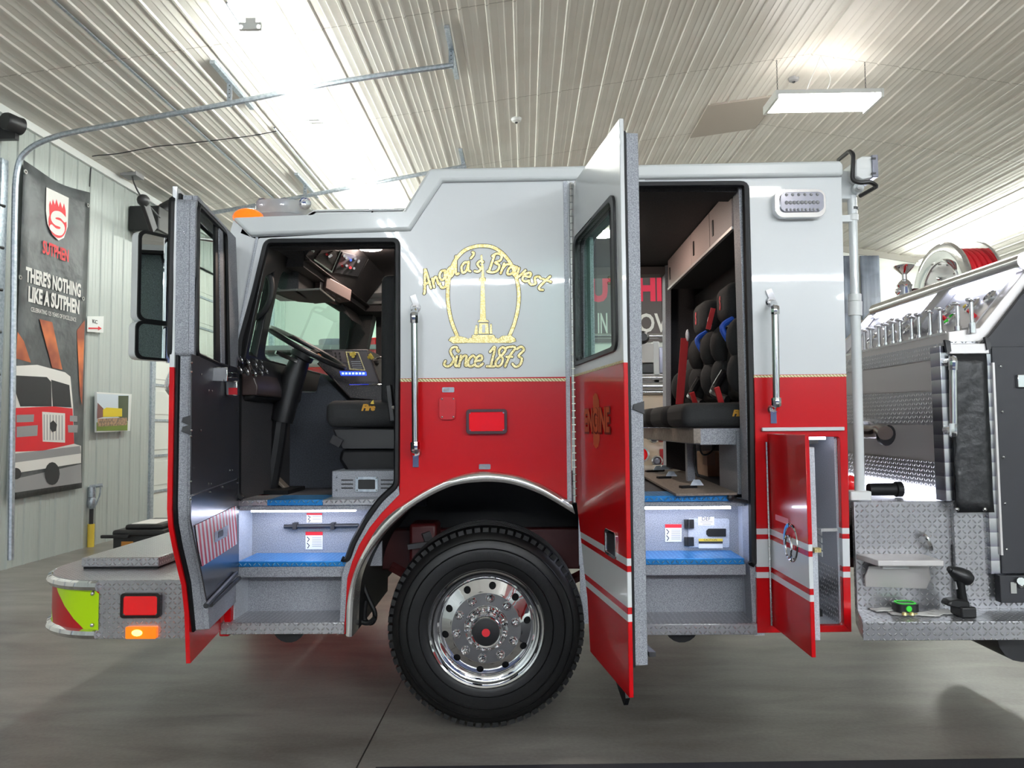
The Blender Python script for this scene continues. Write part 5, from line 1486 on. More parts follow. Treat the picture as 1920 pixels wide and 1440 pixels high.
# overhead console and its switches
cn = V((.25, 0, -.176)).normalized(); c0 = V((-1.336, 0, 2.68))
ov = part(B().prism([(-1.336, .37, 2.68), (-1.15, .37, 2.93), (-1.34, .37, 2.93)], (0, 1.74, 0)), 'overhead_console', M['liner'])
part(B().prism([(-1.345, .37, 2.66), (-1.3, .37, 2.66), (-1.336, .37, 2.7), (-1.36, .37, 2.7)], (0, 1.74, 0)), 'console_lip', M['black_speckle'], ov)
def oc(u, v, lift=.006): return PP(u, v, c0 + cn * lift, cn)
def panel(name, px, m_, lift, parent=ov):
    return part(B().prism([oc(a, c, 0) for a, c in px], cn * lift), name, m_, parent)
panel('switch_panel', [(640, 471), (689, 484), (671, 518), (624, 509)], M['flat_black'], .012)
panel('light_panel', [(588, 484), (604, 462), (636, 470), (620, 508)], M['black_speckle'], .012)
for (u0, v0), (u1, v1) in (((638, 470), (621, 510)), ((690, 485), (672, 520)), ((588, 486), (622, 510))):
    part(B().bar(oc(u0, v0, .016), oc(u1, v1, .016), .008, .008, cn), 'trim_bar', M['steel'], ov)
panel('toggle_housing', [(609, 474), (620, 468), (628, 478), (620, 492), (611, 484)], M['rubber'], .02)
for u, v, mm in ((613, 477, 'red_print'), (618, 481, 'steel'), (621, 479, 'steel'), (646, 480, 'chrome'), (650, 484, 'chrome'), (658, 488, 'blue'), (666, 485, 'chrome'), (673, 489, 'chrome'), (642, 499, 'red_print'), (650, 498, 'chrome'), (657, 502, 'red_print'), (664, 503, 'chrome'), (672, 491, 'steel')):
    part(B().cyl(oc(u, v, .01), oc(u, v, .035), .009, 8), 'toggle_switch', M[mm], ov)
for u, v in ((580, 463), (583, 466), (586, 468)):
    part(B().bar(oc(u - 2, v - 4, .01), oc(u + 2, v + 4, .01), .012, .008, cn), 'vent_slat', M['steel'], ov)
q = PP(694, 464, (0, 0, 2.9), (0, 0, 1))
part(B().lathe([(0, -.012), (.08, -.01), (.092, 0), (.1, .008)], q, (0, 0, 1), 24), 'dome_lamp', M['dome'])
# visors, small boxes under the soffit
for p_ in ([(511, 548), (557, 545), (590, 569), (557, 566)], [(552, 546), (600, 544), (628, 566), (590, 570)]):
    zv = 2.47
    part(B().prism([PZ(a, c, zv) for a, c in p_], (0, 0, .014)), 'sun_visor', mat('grey_visor', (98, 98, 92), .7) if 'grey_visor' not in bpy.data.materials else bpy.data.materials['grey_visor'], bev=.004)
def box_px(name, px0, py0, px1, py1, y0, y1, m_, parent=None, bev=.004):
    a, c_ = S(px0, py1, y0), S(px1, py0, y0)
    return part(B().box(a.x, c_.x, y0, y1, a.z, c_.z), name, m_, parent, bev=bev)
o = box_px('radio_pod', 548, 526, 572, 540, 1.0, 1.3, M['black'])
b = B()
for u in (554, 559, 565): b.cyl(S(u, 535, .99), S(u, 535, 1.01), .01, 8)
part(b, 'radio_knobs', M['steel'], o)
part(B().lathe([(0, -.02), (.03, -.03), (.04, 0)], S(587, 534, .9), (0, 1, 0), 14), 'spot_gauge', M['black'])
a_, c_ = S(600, 530, .85), S(648, 556, 1.1)
o = part(B().bar(a_, c_, .1, .09), 'button_box', mat('warm_grey_plastic', (104, 92, 90), .5), bev=.008)
for k in range(4):
    p_ = a_.lerp(c_, .15 + k * .23)
    part(B().obox(p_ + V((0, -.055, -.02)), (c_ - a_), (0, 1, 0), (0, 0, 1), .016, .008, .024), 'button', M['grey_print'], o)
box_px('front_header', 486, 500, 560, 545, .5, .9, M['liner'])
part(B().prism([S(a, c, 1.7) for a, c in ((612, 566), (640, 566), (660, 600), (650, 590))], (0, .5, 0)), 'header_corner', M['liner'])
# dash
dash = part(B().prism([(-1.6, .1, 2.07), (-1.56, .1, 2.05), (-1.52, .1, 1.9), (-1.53, .1, 1.82), (-1.6, .1, 1.8)], (0, 2.34, 0)), 'dashboard', M['black'], bev=.01)
gp = part(B().prism([(-1.6, .07, 2.09), (-1.585, .07, 2.08), (-1.505, .07, 1.88), (-1.51, .07, 1.83), (-1.6, .07, 1.83)], (0, .42, 0)), 'gauge_panel', mat('brown_black_panel', (62, 50, 48), .4), bev=.008)
gn = V((.2, 0, .08)).normalized(); g0 = V((-1.505, 0, 1.88))
for u, v, r_ in ((450, 675, .03), (463, 680, .03), (477, 684, .03), (489, 688, .03), (448, 694, .034), (461, 697, .034), (475, 700, .034), (488, 699, .03), (498, 697, .026), (479, 676, .018), (488, 679, .018)):
    p_ = PP(u, v, g0 + V((.004, 0, 0)), gn)
    g_ = part(B().lathe([(r_ * .72, 0), (r_ * .8, .006), (r_ * .68, .008), (r_ * .64, .004)], p_, gn, 16), 'gauge', M['chrome'], gp)
    part(B().lathe([(0, .003), (r_ * .68, .003)], p_, gn, 16), 'gauge_face', M['black'], gp)
box_px('lower_switch_panel', 446, 720, 474, 765, .45, .6, M['black_speckle'])
part(B().bar(S(447, 722, .42), S(469, 768, .42), .02, .03), 'panel_edge', M['brushed'])
box_px('display', 459, 722, 470, 728, .44, .46, M['blue_led'])
o = box_px('fuse_grid', 444, 818, 463, 918, .36, .37, M['grey_print'])
b = B()
for k in range(12):
    v = 822 + k * 8
    for u in (447, 454): b.add(S2([(u, v), (u + 5, v), (u + 5, v + 5), (u, v + 5)], .357), [(0, 1, 2, 3)])
part(b, 'grid_holes', M['black'], o)
# steering
wc_ = S(575, 652, .62); e1 = (S(642, 690, .62) - S(508, 615, .62)); R1 = e1.length / 2; e1.normalize()
nrm = e1.cross(V((0, 1, 0))).normalized()
if nrm.z < 0: nrm = -nrm
e2 = (V((0, 1, 0)) + nrm * .03).normalized()
b = B(); b.tube([wc_ + e1 * (R1 * math.cos(a)) + e2 * (R1 * math.sin(a)) for a in [k * math.pi / 24 for k in range(48)]], .0165, 10, True)
sw = part(b, 'steering_wheel', M['black'])
hubp = wc_ - nrm * .05
b = B(); b.cyl(hubp - nrm * .03, hubp + nrm * .035, .075, 20); part(b, 'horn_pad', M['black'], sw, bev=.01)
for a in (math.pi * .5, math.pi * 1.17, math.pi * 1.83):
    part(B().bar(hubp, wc_ + e1 * (R1 * math.cos(a)) + e2 * (R1 * math.sin(a)), .035, .014, nrm), 'spoke', M['steel'], sw)
b = B()
b.tube([hubp - nrm * .02, S(548, 712, .62), S(528, 790, .62)], [.06, .075, .07], 12)
b.tube(crv([S(528, 770, .62), S(520, 830, .62), S(510, 890, .62), S(503, 925, .62)], 4), [.05] * 13, 10)
part(b, 'steering_column', M['black'])
b = B(); b.bar(hubp + V((-.02, -.05, -.05)), hubp + V((-.12, -.16, .0)), .02, .02); part(b, 'stalk', M['steel'], sw)
o = part(B().bar(S(500, 878, .7), S(540, 918, .7), .09, .02, (1, 0, 1)), 'accelerator_pedal', mat('pedal_rubber', (104, 94, 84), .6), bev=.006)
part(B().bar(S(482, 868, .6), S(489, 872, .6), .06, .05), 'brake_pedal', M['dark_metal'])
part(B().box(S(466, 918, .5).x, S(545, 918, .5).x, .45, .8, zf1 - .005, zf1 + .02), 'pedal_mat', M['rubber'])
# engine tunnel and centre console
ty = .95
tp = S2([(500, 950), (512, 860), (524, 770), (540, 742), (556, 733), (592, 735), (600, 700), (660, 760), (760, 760), (800, 800), (800, 950)], ty)
m_tun = mat('blue_grey_trim', (50, 54, 62), .7, noise=(120, (64, 68, 76), .4, .6))
part(B().prism(tp, (0, .65, 0)), 'engine_tunnel', m_tun, bev=.012)
cp_ = S2([(596, 681), (606, 655), (690, 655), (713, 718), (745, 722), (745, 755), (657, 747)], ty - .05)
cons = part(B().prism(cp_, (0, .5, 0)), 'centre_console', M['black_speckle'], bev=.006)
b = B(); b.tube(S2([(596, 681), (626, 712), (657, 746)], ty - .055), .007, 6); b.tube(S2([(655, 722), (742, 721)], ty - .055), .006, 6); part(b, 'console_edge', M['steel'], cons)
m_warm = mat('dark_warm_panel', (66, 54, 54), .4)
yy = ty - .055
part(B().prism(S2([(606, 660), (688, 660), (708, 716), (655, 716), (622, 690)], yy), (0, .01, 0)), 'console_face', m_warm, cons)
o = part(B().prism(S2([(622, 657), (645, 658), (651, 680), (628, 678)], yy - .02), (0, .02, 0)), 'keypad', mat('keypad_plastic', (90, 78, 78), .5), cons)
b = B()
for i in range(2):
    for j in range(3): b.ball(S(629 + i * 8 + j, 663 + j * 6, yy - .022), .009, 6)
for i in range(3): b.ball(S(655 + i * 6, 665, yy - .012), .007, 6)
part(b, 'keys', M['steel'], cons)
part(B().prism(S2([(648, 659), (672, 660), (685, 695), (655, 693)], yy - .006), (0, .006, 0), [S2([(650, 661), (671, 662), (683, 693), (657, 691)], yy - .006)]), 'gold_bordered_plate', M['gold'], cons)
b = B()
for k in range(4): b.face(S2([(658 + k, 677 + k * 4), (676 + k, 677 + k * 4), (676 + k, 679 + k * 4), (658 + k, 679 + k * 4)], yy - .008))
part(b, 'plate_text', M['grey_print'], cons)
part(B().prism(S2([(637, 696), (686, 697), (687, 704), (639, 704)], yy - .008), (0, .008, 0)), 'blue_display', M['blue_led'], cons)
b = B()
for k in range(7): b.add(S2([(641 + k * 6.4, 698.5), (645 + k * 6.4, 698.5), (645 + k * 6.4, 702), (641 + k * 6.4, 702)], yy - .0095), [(0, 1, 2, 3)])
part(b, 'display_digits', mat('lit_digits', (160, 190, 255), .4, em=(170, 200, 255), es=2.0), cons)
b = B(); b.cyl(S(662, 668, yy - .03), S(662, 668, yy), .012, 8); b.bar(S(656, 665, yy - .03), S(666, 662, yy - .03), .012, .02); part(b, 'yellow_knob', M['yellow'], cons)
b = B(); b.cyl(S(690, 671, .9), S(697, 668, .9), .012, 8); b.bar(S(693, 664, .9), S(699, 673, .9), .02, .02); part(b, 'yellow_parking_knob', M['yellow'], cons)
b = B(); b.ball(S(695, 680, 1.0), (.06, .06, .035), 12); part(b, 'knob_base', M['black'], cons)
b = B(); b.tube(crv(S2([(700, 678), (712, 670), (722, 674), (731, 686), (735, 700)], 1.0), 5), .006, 6); part(b, 'microphone_cord', M['black'], cons)
part(B().prism(S2([(720, 700), (742, 700), (742, 722), (722, 722)], .85), (0, .1, 0)), 'cup_holder', M['black'], cons)
b = B()
for u, v in ((722, 694), (730, 692), (736, 695), (727, 697)): b.ball(S(u, v, .9), .014, 6)
part(b, 'key_bunch', M['steel'], cons)
# driver's seat
sx0, sx1 = S(608, 775, .3).x, S(738, 775, .3).x
zs0, zs1 = S(670, 801, .3).z, S(670, 750, .3).z
seat = part(B().box(sx0, sx1 + .05, .3, .82, zs0, zs1), 'driver_seat', M['fabric'], bev=.055, seg=4)
q = S(690, 763, .3)
part(glyphs('Fire', .05, q + V((0, -.0, -.005)), (1, 0, .0), (0, 0, 1), 1.0, .003, shear=.3, lift=.004), 'seat_logo', mat('seat_logo_thread', (206, 150, 40), .6), seat)
b = B(); b.face([q + V((.015, -.006, .018)), q + V((.037, -.006, .016)), q + V((.034, -.006, .042)), q + V((.022, -.006, .032))]); part(b, 'logo_flame', M['yellow'], seat)
part(B().box(sx1 - .08, sx1 + .04, .3, .82, zs1 - .03, zs1 + .75), 'backrest', M['fabric'], seat, bev=.04, seg=3)
part(B().prism(S2([(622, 803), (745, 803), (745, 842), (640, 842), (632, 826)], .33), (0, .45, 0)), 'suspension_cover', M['black'], seat, bev=.01)
part(B().prism(S2([(640, 842), (745, 842), (745, 884), (648, 884), (634, 862)], .35), (0, .4, 0)), 'seat_bellows', M['rubber'], seat, bev=.02)
part(B().bar(S(622, 822, .31), S(640, 832, .31), .02, .05), 'seat_lever', M['black'], seat)
part(B().bar(S(729, 722, .28), S(737, 790, .28), .03, .05, (0, 1, 0)), 'seat_belt_post', M['black'], seat, bev=.004)
part(B().cyl(S(735, 764, .2), S(748, 764, .2), .012, 8), 'latch_pin', M['steel'])
sb = box_px('seat_base', 622, 882, 748, 934, .2, .75, M['grey_speckle'], bev=.006)
for u0_, u1_ in ((640, 662), (714, 737)):
    for v in (899, 906.5, 914):
        b = B(); b.add(S2([(u0_, v), (u1_, v), (u1_, v + 2.5), (u0_, v + 2.5)], .198), [(0, 1, 2, 3)]); part(b, 'vent_slot', M['black'], sb)
part(B().prism(S2(rrect(667, 709, 894, 922, 3), .198), (0, -.01, 0), [S2(rrect(672, 704, 899, 917, 2), .198)]), 'access_bezel', M['galv'], sb, bev=.002)
part(B().prism(S2(rrect(671, 705, 898, 918, 2), .197), (0, -.003, 0)), 'access_window', M['black'], sb)
b = B()
for u, v in ((670, 896), (706, 896), (670, 919), (706, 919), (631, 895), (631, 919)): b.ball(S(u, v, .19), .006, 6)
part(b, 'screws', M['steel'], sb)
b = B(); b.tube(crv(S2([(500, 512), (508, 525), (508, 555), (498, 580), (482, 594), (462, 597)], .16), 6), .018, 10); part(b, 'interior_grab_handle', M['black'])
# far pillar cover and mirror frame beyond the passenger window
part(B().prism([S(a, c, 2.3) for a, c in ((655, 590), (700, 590), (680, 690), (648, 690))], (0, .12, 0)), 'far_pillar', M['liner'], bev=.01)
b = B(); b.tube(rpoly([S(a, c, 2.75) for a, c in ((717, 606), (790, 612), (790, 686), (717, 684))], .05), .012, 6, True); b.bar(S(717, 619, 2.75), S(790, 621, 2.75), .03, .02)
b.bar(S(740, 612, 2.75), S(740, 600, 2.5), .03, .03); part(b, 'far_mirror_frame', M['black'])

# ---- crew compartment
cz0_, cz1_ = 2.775, zl + .008
part(B().prism([(1.215, .16, cz0_), (1.215, 2.1, cz0_), (1.215, 2.1, cz1_), (1.215, .16, cz1_)], (.5, 0, 0)), 'overhead_locker', M['liner'])
pink = mat('pinkish_grey_locker_door', (176, 160, 156), .5, noise=(160, (190, 174, 170), .4, .6))
for y0, y1 in ((.17, .68), (.69, 1.22), (1.23, 2.09)):
    o = part(B().box(1.2, 1.215, y0, y1, cz0_ + .01, cz1_ - .004), 'locker_door', pink, bev=.003)
    part(B().box(1.195, 1.2, y1 - .1, y1 - .075, cz0_ + .06, cz0_ + .16), 'finger_pull', M['black'], o)
part(B().box(1.195, 1.215, .16, 2.1, cz0_ - .012, cz0_ + .006), 'locker_edge', M['brushed'])
part(B().box(1.5, 1.74, .3, 2.46, 1.6, cz0_), 'seat_backboard', M['liner'])
part(B().prism([S(a, c, 2.3) for a, c in ((1247, 480), (1258, 480), (1258, 900), (1250, 900))], (0, .15, 0)), 'far_door_post', M['grey_speckle'])
part(B().box(-.5, 1.25, 2.3, 2.46, S(1220, 514, 2.3).z, zl), 'far_header', mat('header_trim', (92, 84, 82), .6))
def crew_seat(y0, w, k):
    xf = .9
    zb, zt_ = S(1265, 802, .3).z, S(1265, 756, .3).z
    s = part(B().box(xf, xf + .55, y0, y0 + w, zb, zt_), 'crew_seat', M['fabric'], bev=.05, seg=4)
    yc = y0 + w / 2
    part(B().box(xf + .37, xf + .52, y0 + .03, y0 + w - .03, zt_ + .02, zt_ + (.5 if k < 2 else .4)), 'backrest', M['fabric'], s, bev=.06, seg=4)
    for sg in (-1, 1):
        for z0_, z1_, r_ in ((.05, .3, .075), (.25, .5, .08))[:2 if k < 2 else 1]:
            q_ = V((xf + .36, yc + sg * (w / 2 - .07), zt_ + (z0_ + z1_) / 2))
            part(B().ball(q_, (.085, .075, (z1_ - z0_) / 2), 14), 'bolster', M['fabric'], s)
    if k == 2: return s
    part(B().box(xf + .3, xf + .47, yc - .15, yc + .15, zt_ + .49, zt_ + .73), 'headrest', M['fabric'], s, bev=.07, seg=4)
    part(glyphs('S', .11, (xf + .296, yc, zt_ + .61), (0, -1, 0), (0, 0, 1), .7, .006), 'headrest_emblem', M['red_print'], s)
    b = B(); b.tube(crv([(xf + .34, yc - .12, zt_ + .5), (xf + .27, yc - .14, zt_ + .45), (xf + .3, yc - .15, zt_ + .37)], 4), .018, 8); part(b, 'blue_strap_loop', M['blue'], s)
    if k == 1:
        b = B(); b.bar((xf + .26, yc + .2, zt_ + .5), (xf + .215, yc + .22, zt_ + .02), .055, .006, (0, 1, 0)); part(b, 'seat_belt', M['red_belt'], s)
    if k == 0:
        b = B(); b.bar((xf + .28, yc + .1, zt_ + .6), (xf + .25, yc + .12, zt_ + .47), .03, .006, (0, 1, 0)); part(b, 'seat_belt', M['red_belt'], s)
    part(B().ball((xf + .28, yc + .2, zt_ + .52), (.015, .025, .045), 8), 'belt_guide', M['pale_grey'], s)
    b = B(); b.bar((xf + .25, yc - .15, zt_ + .0), (xf + .22, yc - .17, zt_ + .09), .03, .02, (0, 1, 0)); part(b, 'buckle', M['red_belt'], s)
    b = B(); b.tube(crv([(xf + .3, yc - .1, zt_ + .02), (xf + .25, yc, zt_ + .06), (xf + .28, yc + .1, zt_ + .1), (xf + .33, yc + .05, zt_ + .2)], 5), .025, 8); part(b, 'harness', M['black'], s)
    return s
s0 = crew_seat(.2, .52, 0)
crew_seat(.86, .5, 1); crew_seat(1.5, .5, 2)
q = S(1385, 775, .2)
part(glyphs('Fire', .048, q + V((0, -.003, 0)), (1, 0, 0), (0, 0, 1), 1, .003, shear=.3), 'seat_logo', bpy.data.materials['seat_logo_thread'], s0)
# seat box frame
zb = S(1265, 802, .3).z
part(B().box(1.0, 1.6, .22, 2.1, zb - .1, zb - .005), 'seat_frame', M['grey_speckle'], bev=.004)
part(B().box(.96, 1.0, .2, 2.1, zb - .09, zb - .005), 'seat_rail', M['tan'])
for u, y0, m_ in ((1288, .9, 'grey_speckle'), ):
    a = S(u, 835, y0); part(B().box(a.x, a.x + .05, y0, y0 + .06, zf1, zb - .1), 'seat_leg', M[m_])
a = S(1381, 820, .2); part(B().box(a.x, a.x + .12, .2, .6, zf1, zb - .02), 'seat_support', M['grey_speckle'], bev=.004)
part(B().prism([S(a, c, 1.9) for a, c in ((1249, 805), (1288, 812), (1288, 885), (1250, 875))], (0, .02, 0)), 'seat_side_panel', M['liner'])
part(B().prism([S(a, c, 2.2) for a, c in ((1287, 805), (1335, 812), (1335, 900), (1287, 885))], (0, .02, 0)), 'inner_side_panel', M['pale_grey'])
b = B(); b.tube(crv(S2([(1318, 820), (1312, 838), (1318, 852), (1330, 850), (1340, 838), (1346, 824)], .8), 6), .006, 6); b.tube(crv(S2([(1303, 822), (1302, 850), (1305, 880), (1310, 895)], .85), 5), .008, 6); part(b, 'loose_wire', M['black'])
q = PP(1131, 440, (0, 0, zl), (0, 0, 1))
part(B().lathe([(0, -.012), (.07, -.01), (.085, 0), (.09, .008)], (q.x, q.y, zl + .0), (0, 0, 1), 24), 'dome_lamp', M['dome'])
# ================================================================ light mast on the back of the cab
ym = .12
def MS(u, v): return S(u, v, ym)
mast = part(B().tube([MS(1612, 925), MS(1604, 578)], .0275, 14), 'mast_pole', M['white_paint'])
part(B().tube([MS(1604, 590), MS(1599, 408)], .0235, 14), 'upper_pole', M['white_paint'], mast)
for v0, v1, r_ in ((403, 414, .03), (552, 565, .034), (566, 592, .037)):
    u = 1599 + (v0 - 408) * .028
    part(B().cyl(MS(u, v1), MS(u, v0), r_, 16), 'collar', M['white'], mast)
part(B().cyl(MS(1600, 394), MS(1600, 389), .027, 14), 'seal_ring', M['black'], mast)
b = B(); b.cyl(MS(1599, 402), MS(1597, 368), .026, 14); b.lathe([(0, -.05), (.03, -.05), (.034, 0), (.03, .05), (0, .05)], MS(1603, 357), (0, 1, 0), 18); b.cyl(MS(1603, 357) + V((0, -.06, 0)), MS(1603, 357), .014, 10); part(b, 'tilt_joint', M['white_paint'], mast)
lh = part(B().prism([S(a, c, .0) for a, c in ((1604, 300), (1618, 292), (1641, 293), (1641, 331), (1616, 337), (1604, 330))], (0, .26, 0)), 'lamp_head', M['white'], bev=.008)
part(B().box(S(1634, 310).x, S(1642, 310).x + .01, -.01, .27, S(1640, 333).z, S(1640, 291).z), 'lamp_cover', M['clear_lens'], lh, bev=.004)
for v in (297, 325): part(B().box(S(1632, v).x, S(1640, v).x, -.016, -.008, S(1632, v + 3).z, S(1632, v).z), 'clip', M['black'], lh)
b = B(); b.tube(rpoly([S(a, c, y_) for a, c, y_ in ((1570, 302, .25), (1593, 283, .05), (1600, 290, .0), (1598, 338, .0), (1612, 343, -.02), (1632, 341, -.02), (1645, 349, .0), (1610, 369, .2))], .02, 3)[3:-3], .012, 8); part(b, 'tube_guard', M['black'], lh)
part(B().box(1.785, MS(1600, 410).x, ym - .02, ym + .02, MS(1600, 417).z, MS(1600, 405).z), 'pole_bracket', M['white_paint'], mast)
part(B().box(1.785, MS(1590, 340).x + .03, ym - .02, ym + .05, MS(1590, 375).z, MS(1590, 322).z), 'top_bracket', M['white_paint'], mast, bev=.006)
part(B().box(1.785, MS(1627, 930).x, ym - .05, ym + .06, MS(1600, 937).z, MS(1600, 920).z), 'foot_bracket', M['white'], mast, bev=.006)
b = B()
hp_ = crv([MS(1601, 935), MS(1604, 970), MS(1602, 1005), MS(1598, 1045)], 24)
rr_ = [.022 + .005 * math.cos(i * math.pi) for i in range(len(hp_))]
b.tube(hp_, rr_, 10); part(b, 'corrugated_conduit', M['rubber'], mast)

# ================================================================ pump module
XP = 2.33
def QX(px, py, dx=0.0): return PX(px, py, XP + dx)
pm = part(B().box(XP + .004, 2.8, .06, 2.44, .9, 2.14), 'pump_house', M['brushed'])
def fx_panel(name, px, m_, lift=.006): return part(B().prism([QX(a, c) for a, c in px], (-lift, 0, 0)), name, m_, pm)
fx_panel('tread_panel', [(1560, 681), (1757, 645), (1757, 672), (1560, 703)], M['plate'])
fx_panel('roller_shutter', [(1560, 704), (1748, 677), (1750, 732), (1560, 741)], M['brushed'], .003)
fx_panel('tread_panel', [(1560, 742), (1764, 734), (1766, 797), (1560, 795)], M['plate'])
fx_panel('roller_shutter', [(1560, 797), (1757, 797), (1757, 866), (1560, 843)], M['brushed'], .003)
fx_panel('tread_panel', [(1560, 846), (1757, 867), (1772, 936), (1560, 905)], M['plate'])
b = B(); pz = [QX(1575, 893, -.02), QX(1762, 926, -.02)]
b.bar(pz[0], pz[1], .02, .05); part(b, 'led_strip', M['led_soft'], pm)
b = B(); b.tube(crv([QX(1617, 800, -.0), QX(1626, 808, -.08), QX(1640, 810, -.09), QX(1652, 806, -.09), QX(1660, 812, -.12)], 5), .045, 12); part(b, 'discharge_elbow', mat('dark_chrome_pipe', (120, 108, 104), .22, 1.0), pm)
b = B(); b.lathe([(0, .0), (.062, .0), (.066, .03), (.05, .03), (0, .01)], QX(1657, 815, -.1), (.35, -.9, -.15), 18); part(b, 'outlet_mouth', M['dark_metal'], pm)
b = B(); b.tube([QX(1617, 800), QX(1625, 806, -.06)], .06, 12); part(b, 'outlet_flange', M['chrome'], pm)
# walkway and lower tread wall, running board
zw = S(1700, 940, .05).z; xr0 = 1.79; xr1 = 3.7
part(B().box(xr0, XP + .05, .085, 2.44, zw - .04, zw), 'walkway_floor', M['plate'])
part(B().box(xr0, 2.72, .05, .08, .6, zw - .0), 'tread_wall', M['plate_big'], bev=.003)
zr1, zr0 = .655, S(1700, 1201, -.22).z
zr1 = S(1700, 1166, -.22).z
rb = part(B().prism([(S(1617, 1166, -.22).x, -.22, zr0), (xr1, -.22, zr0), (xr1, .1, zr0), (xr0 + .01, .1, zr0)], (0, 0, zr1 - zr0)), 'running_board', M['plate_big'], bev=.004)
# fold down step
zs = S(1700, 1050, -.1).z
fs = part(B().prism([S(1605, 1038, .05), S(1730, 1038, .05), S(1770, 1051, -.12), S(1646, 1051, -.12)], (0, 0, -.03)), 'fold_down_step', M['brushed'], bev=.004)
part(B().prism([S(1630, 1062, .0), S(1742, 1062, .0), S(1746, 1085, .02), S(1738, 1104, .04), S(1622, 1100, .04), S(1622, 1082, .02)], (0, .012, 0)), 'step_back_plate', M['brushed'], fs, bev=.004)
part(B().box(S(1653, 1062, -.02).x, S(1703, 1062, -.02).x, -.03, .0, S(1680, 1066, -.02).z, S(1680, 1060, -.02).z), 'hand_slot', M['white'], fs, bev=.003)
b = B(); b.tube(crv([S(1728, 1001, .03), S(1736, 1006, .0), S(1743, 1020, .0), S(1746, 1030, .03)], 5), .012, 8); part(b, 'small_grab_handle', M['steel'])
# side panels facing the camera
part(B().box(S(1768, 800).x, S(1785, 800).x, .0, .1, S(1775, 940).z, S(1775, 648).z), 'swirl_column', M['swirl'], bev=.003)
part(B().box(S(1845, 800).x, S(1872, 800).x, -.004, .1, S(1860, 1077).z, S(1860, 648).z), 'swirl_column', M['swirl'], bev=.003)
part(B().box(S(1785, 800).x, S(1845, 800).x, .02, .1, S(1800, 1125).z, S(1800, 640).z), 'column_backing', M['plate_big'])
part(B().box(S(1776, 650).x, S(1850, 650).x, -.02, .02, S(1800, 664).z, S(1800, 645).z), 'curtain_rail', M['brushed'], bev=.003)
b = B(); n = 14
xc0, xc1, zc0_, zc1_ = S(1784, 700, -.03).x, S(1852, 700, -.03).x, S(1800, 961, -.03).z, S(1800, 664, -.03).z
random.seed(3)
for_v = [[V((xc0 + (xc1 - xc0) * i / 6, -.03 + random.uniform(-.004, .004), zc0_ + (zc1_ - zc0_) * j / n)) for i in range(7)] for j in range(n + 1)]
b.add([p for r_ in for_v for p in r_], [(j * 7 + i, j * 7 + i + 1, (j + 1) * 7 + i + 1, (j + 1) * 7 + i) for j in range(n) for i in range(6)])
cur = part(b, 'vinyl_curtain', M['vinyl'], ang=60); cur.modifiers.new('th', 'SOLIDIFY').thickness = .006
for u in (1794, 1846): part(B().ball(S(u, 955, -.035), .012, 8), 'snap_button', M['steel'], cur)
for u, v in ((1779, 655), (1854, 650)):
    part(B().prism(S2([(u - 7, v - 18), (u + 3, v - 16), (u + 5, v + 4), (u - 3, v + 6)], -.03), (0, .02, 0)), 'curtain_strap', M['vinyl'], cur)
off = -.09
a, c_ = S(1787, 688, off), S(1788, 800, off)
r = part(B().tube([a, c_], .02, 12), 'grab_rail', M['steel'])
for e_, s_ in ((a, (1773, 680)), (c_, (1774, 806))):
    w = S(*s_, 0); d = (a - c_) * (1 if e_ is a else -1)
    part(B().tube(crv([w, V((w.x, off * .6, w.z)), e_ + d * .12, e_ - d * .05], 6), .022, 10), 'stanchion', M['chrome'], r)
part(B().box(S(1868, 900).x, xr1, -.012, .02, S(1890, 1075).z, S(1890, 650).z), 'pump_panel', M['flat_black'], bev=.003)
part(B().box(S(1867, 900).x, S(1871, 900).x, -.018, .0, S(1890, 1040).z, S(1890, 680).z), 'panel_edge', M['brushed'])
part(B().box(S(1869, 1100).x, xr1, -.03, .02, S(1890, 1128).z, S(1890, 1077).z), 'lower_control_box', M['flat_black'], bev=.004)
for u, v in ((1876, 687), (1879, 772), (1881, 857), (1884, 944), (1887, 1030)): part(B().ball(S(u, v, -.014), .008, 8), 'rivet', M['steel'])
part(B().box(S(1902, 715).x, S(1960, 715).x, -.03, -.01, S(1910, 727).z, S(1910, 703).z), 'name_plate', M['chrome'], bev=.003)
part(B().box(S(1887, 1100).x, S(1898, 1100).x, -.036, -.028, S(1890, 1110).z, S(1890, 1089).z), 'switch_plate', M['steel'])
b = B(); b.cyl(S(1915, 1090, -.06), S(1915, 1090, -.02), .02, 10); b.ball(S(1914, 1098, -.04), .014, 8); part(b, 'drain_valve', M['steel'])
part(B().box(S(1812, 1015, .04).x, S(1834, 1015, .04).x, .03, .055, S(1820, 1028, .04).z, S(1820, 1010, .04).z), 'red_marker', M['sheet_red'])
sticker([(1836, 1037), (1853, 1037), (1853, 1067), (1836, 1067)], .048, M['paper'], hdr=M['red_print'], lines=3)
o = sticker([(1811, 1058), (1831, 1058), (1831, 1068), (1811, 1068)], .048, M['dark_print'], 'small_plate')
o = sticker([(1813, 964), (1828, 964), (1828, 970), (1813, 970)], .048, M['red_print'], 'small_label')
part(B().prism(S2([(1783, 1021), (1806, 1021), (1806, 1068), (1785, 1068)], .047), (0, -.004, 0)), 'instruction_plate', M['dark_print'])
b = B()
for k in range(9): b.add(S2([(1787, 1030 + k * 4), (1803, 1030 + k * 4), (1803, 1031.5 + k * 4), (1787, 1031.5 + k * 4)], .042), [(0, 1, 2, 3)])
part(b, 'plate_text', M['grey_print'])
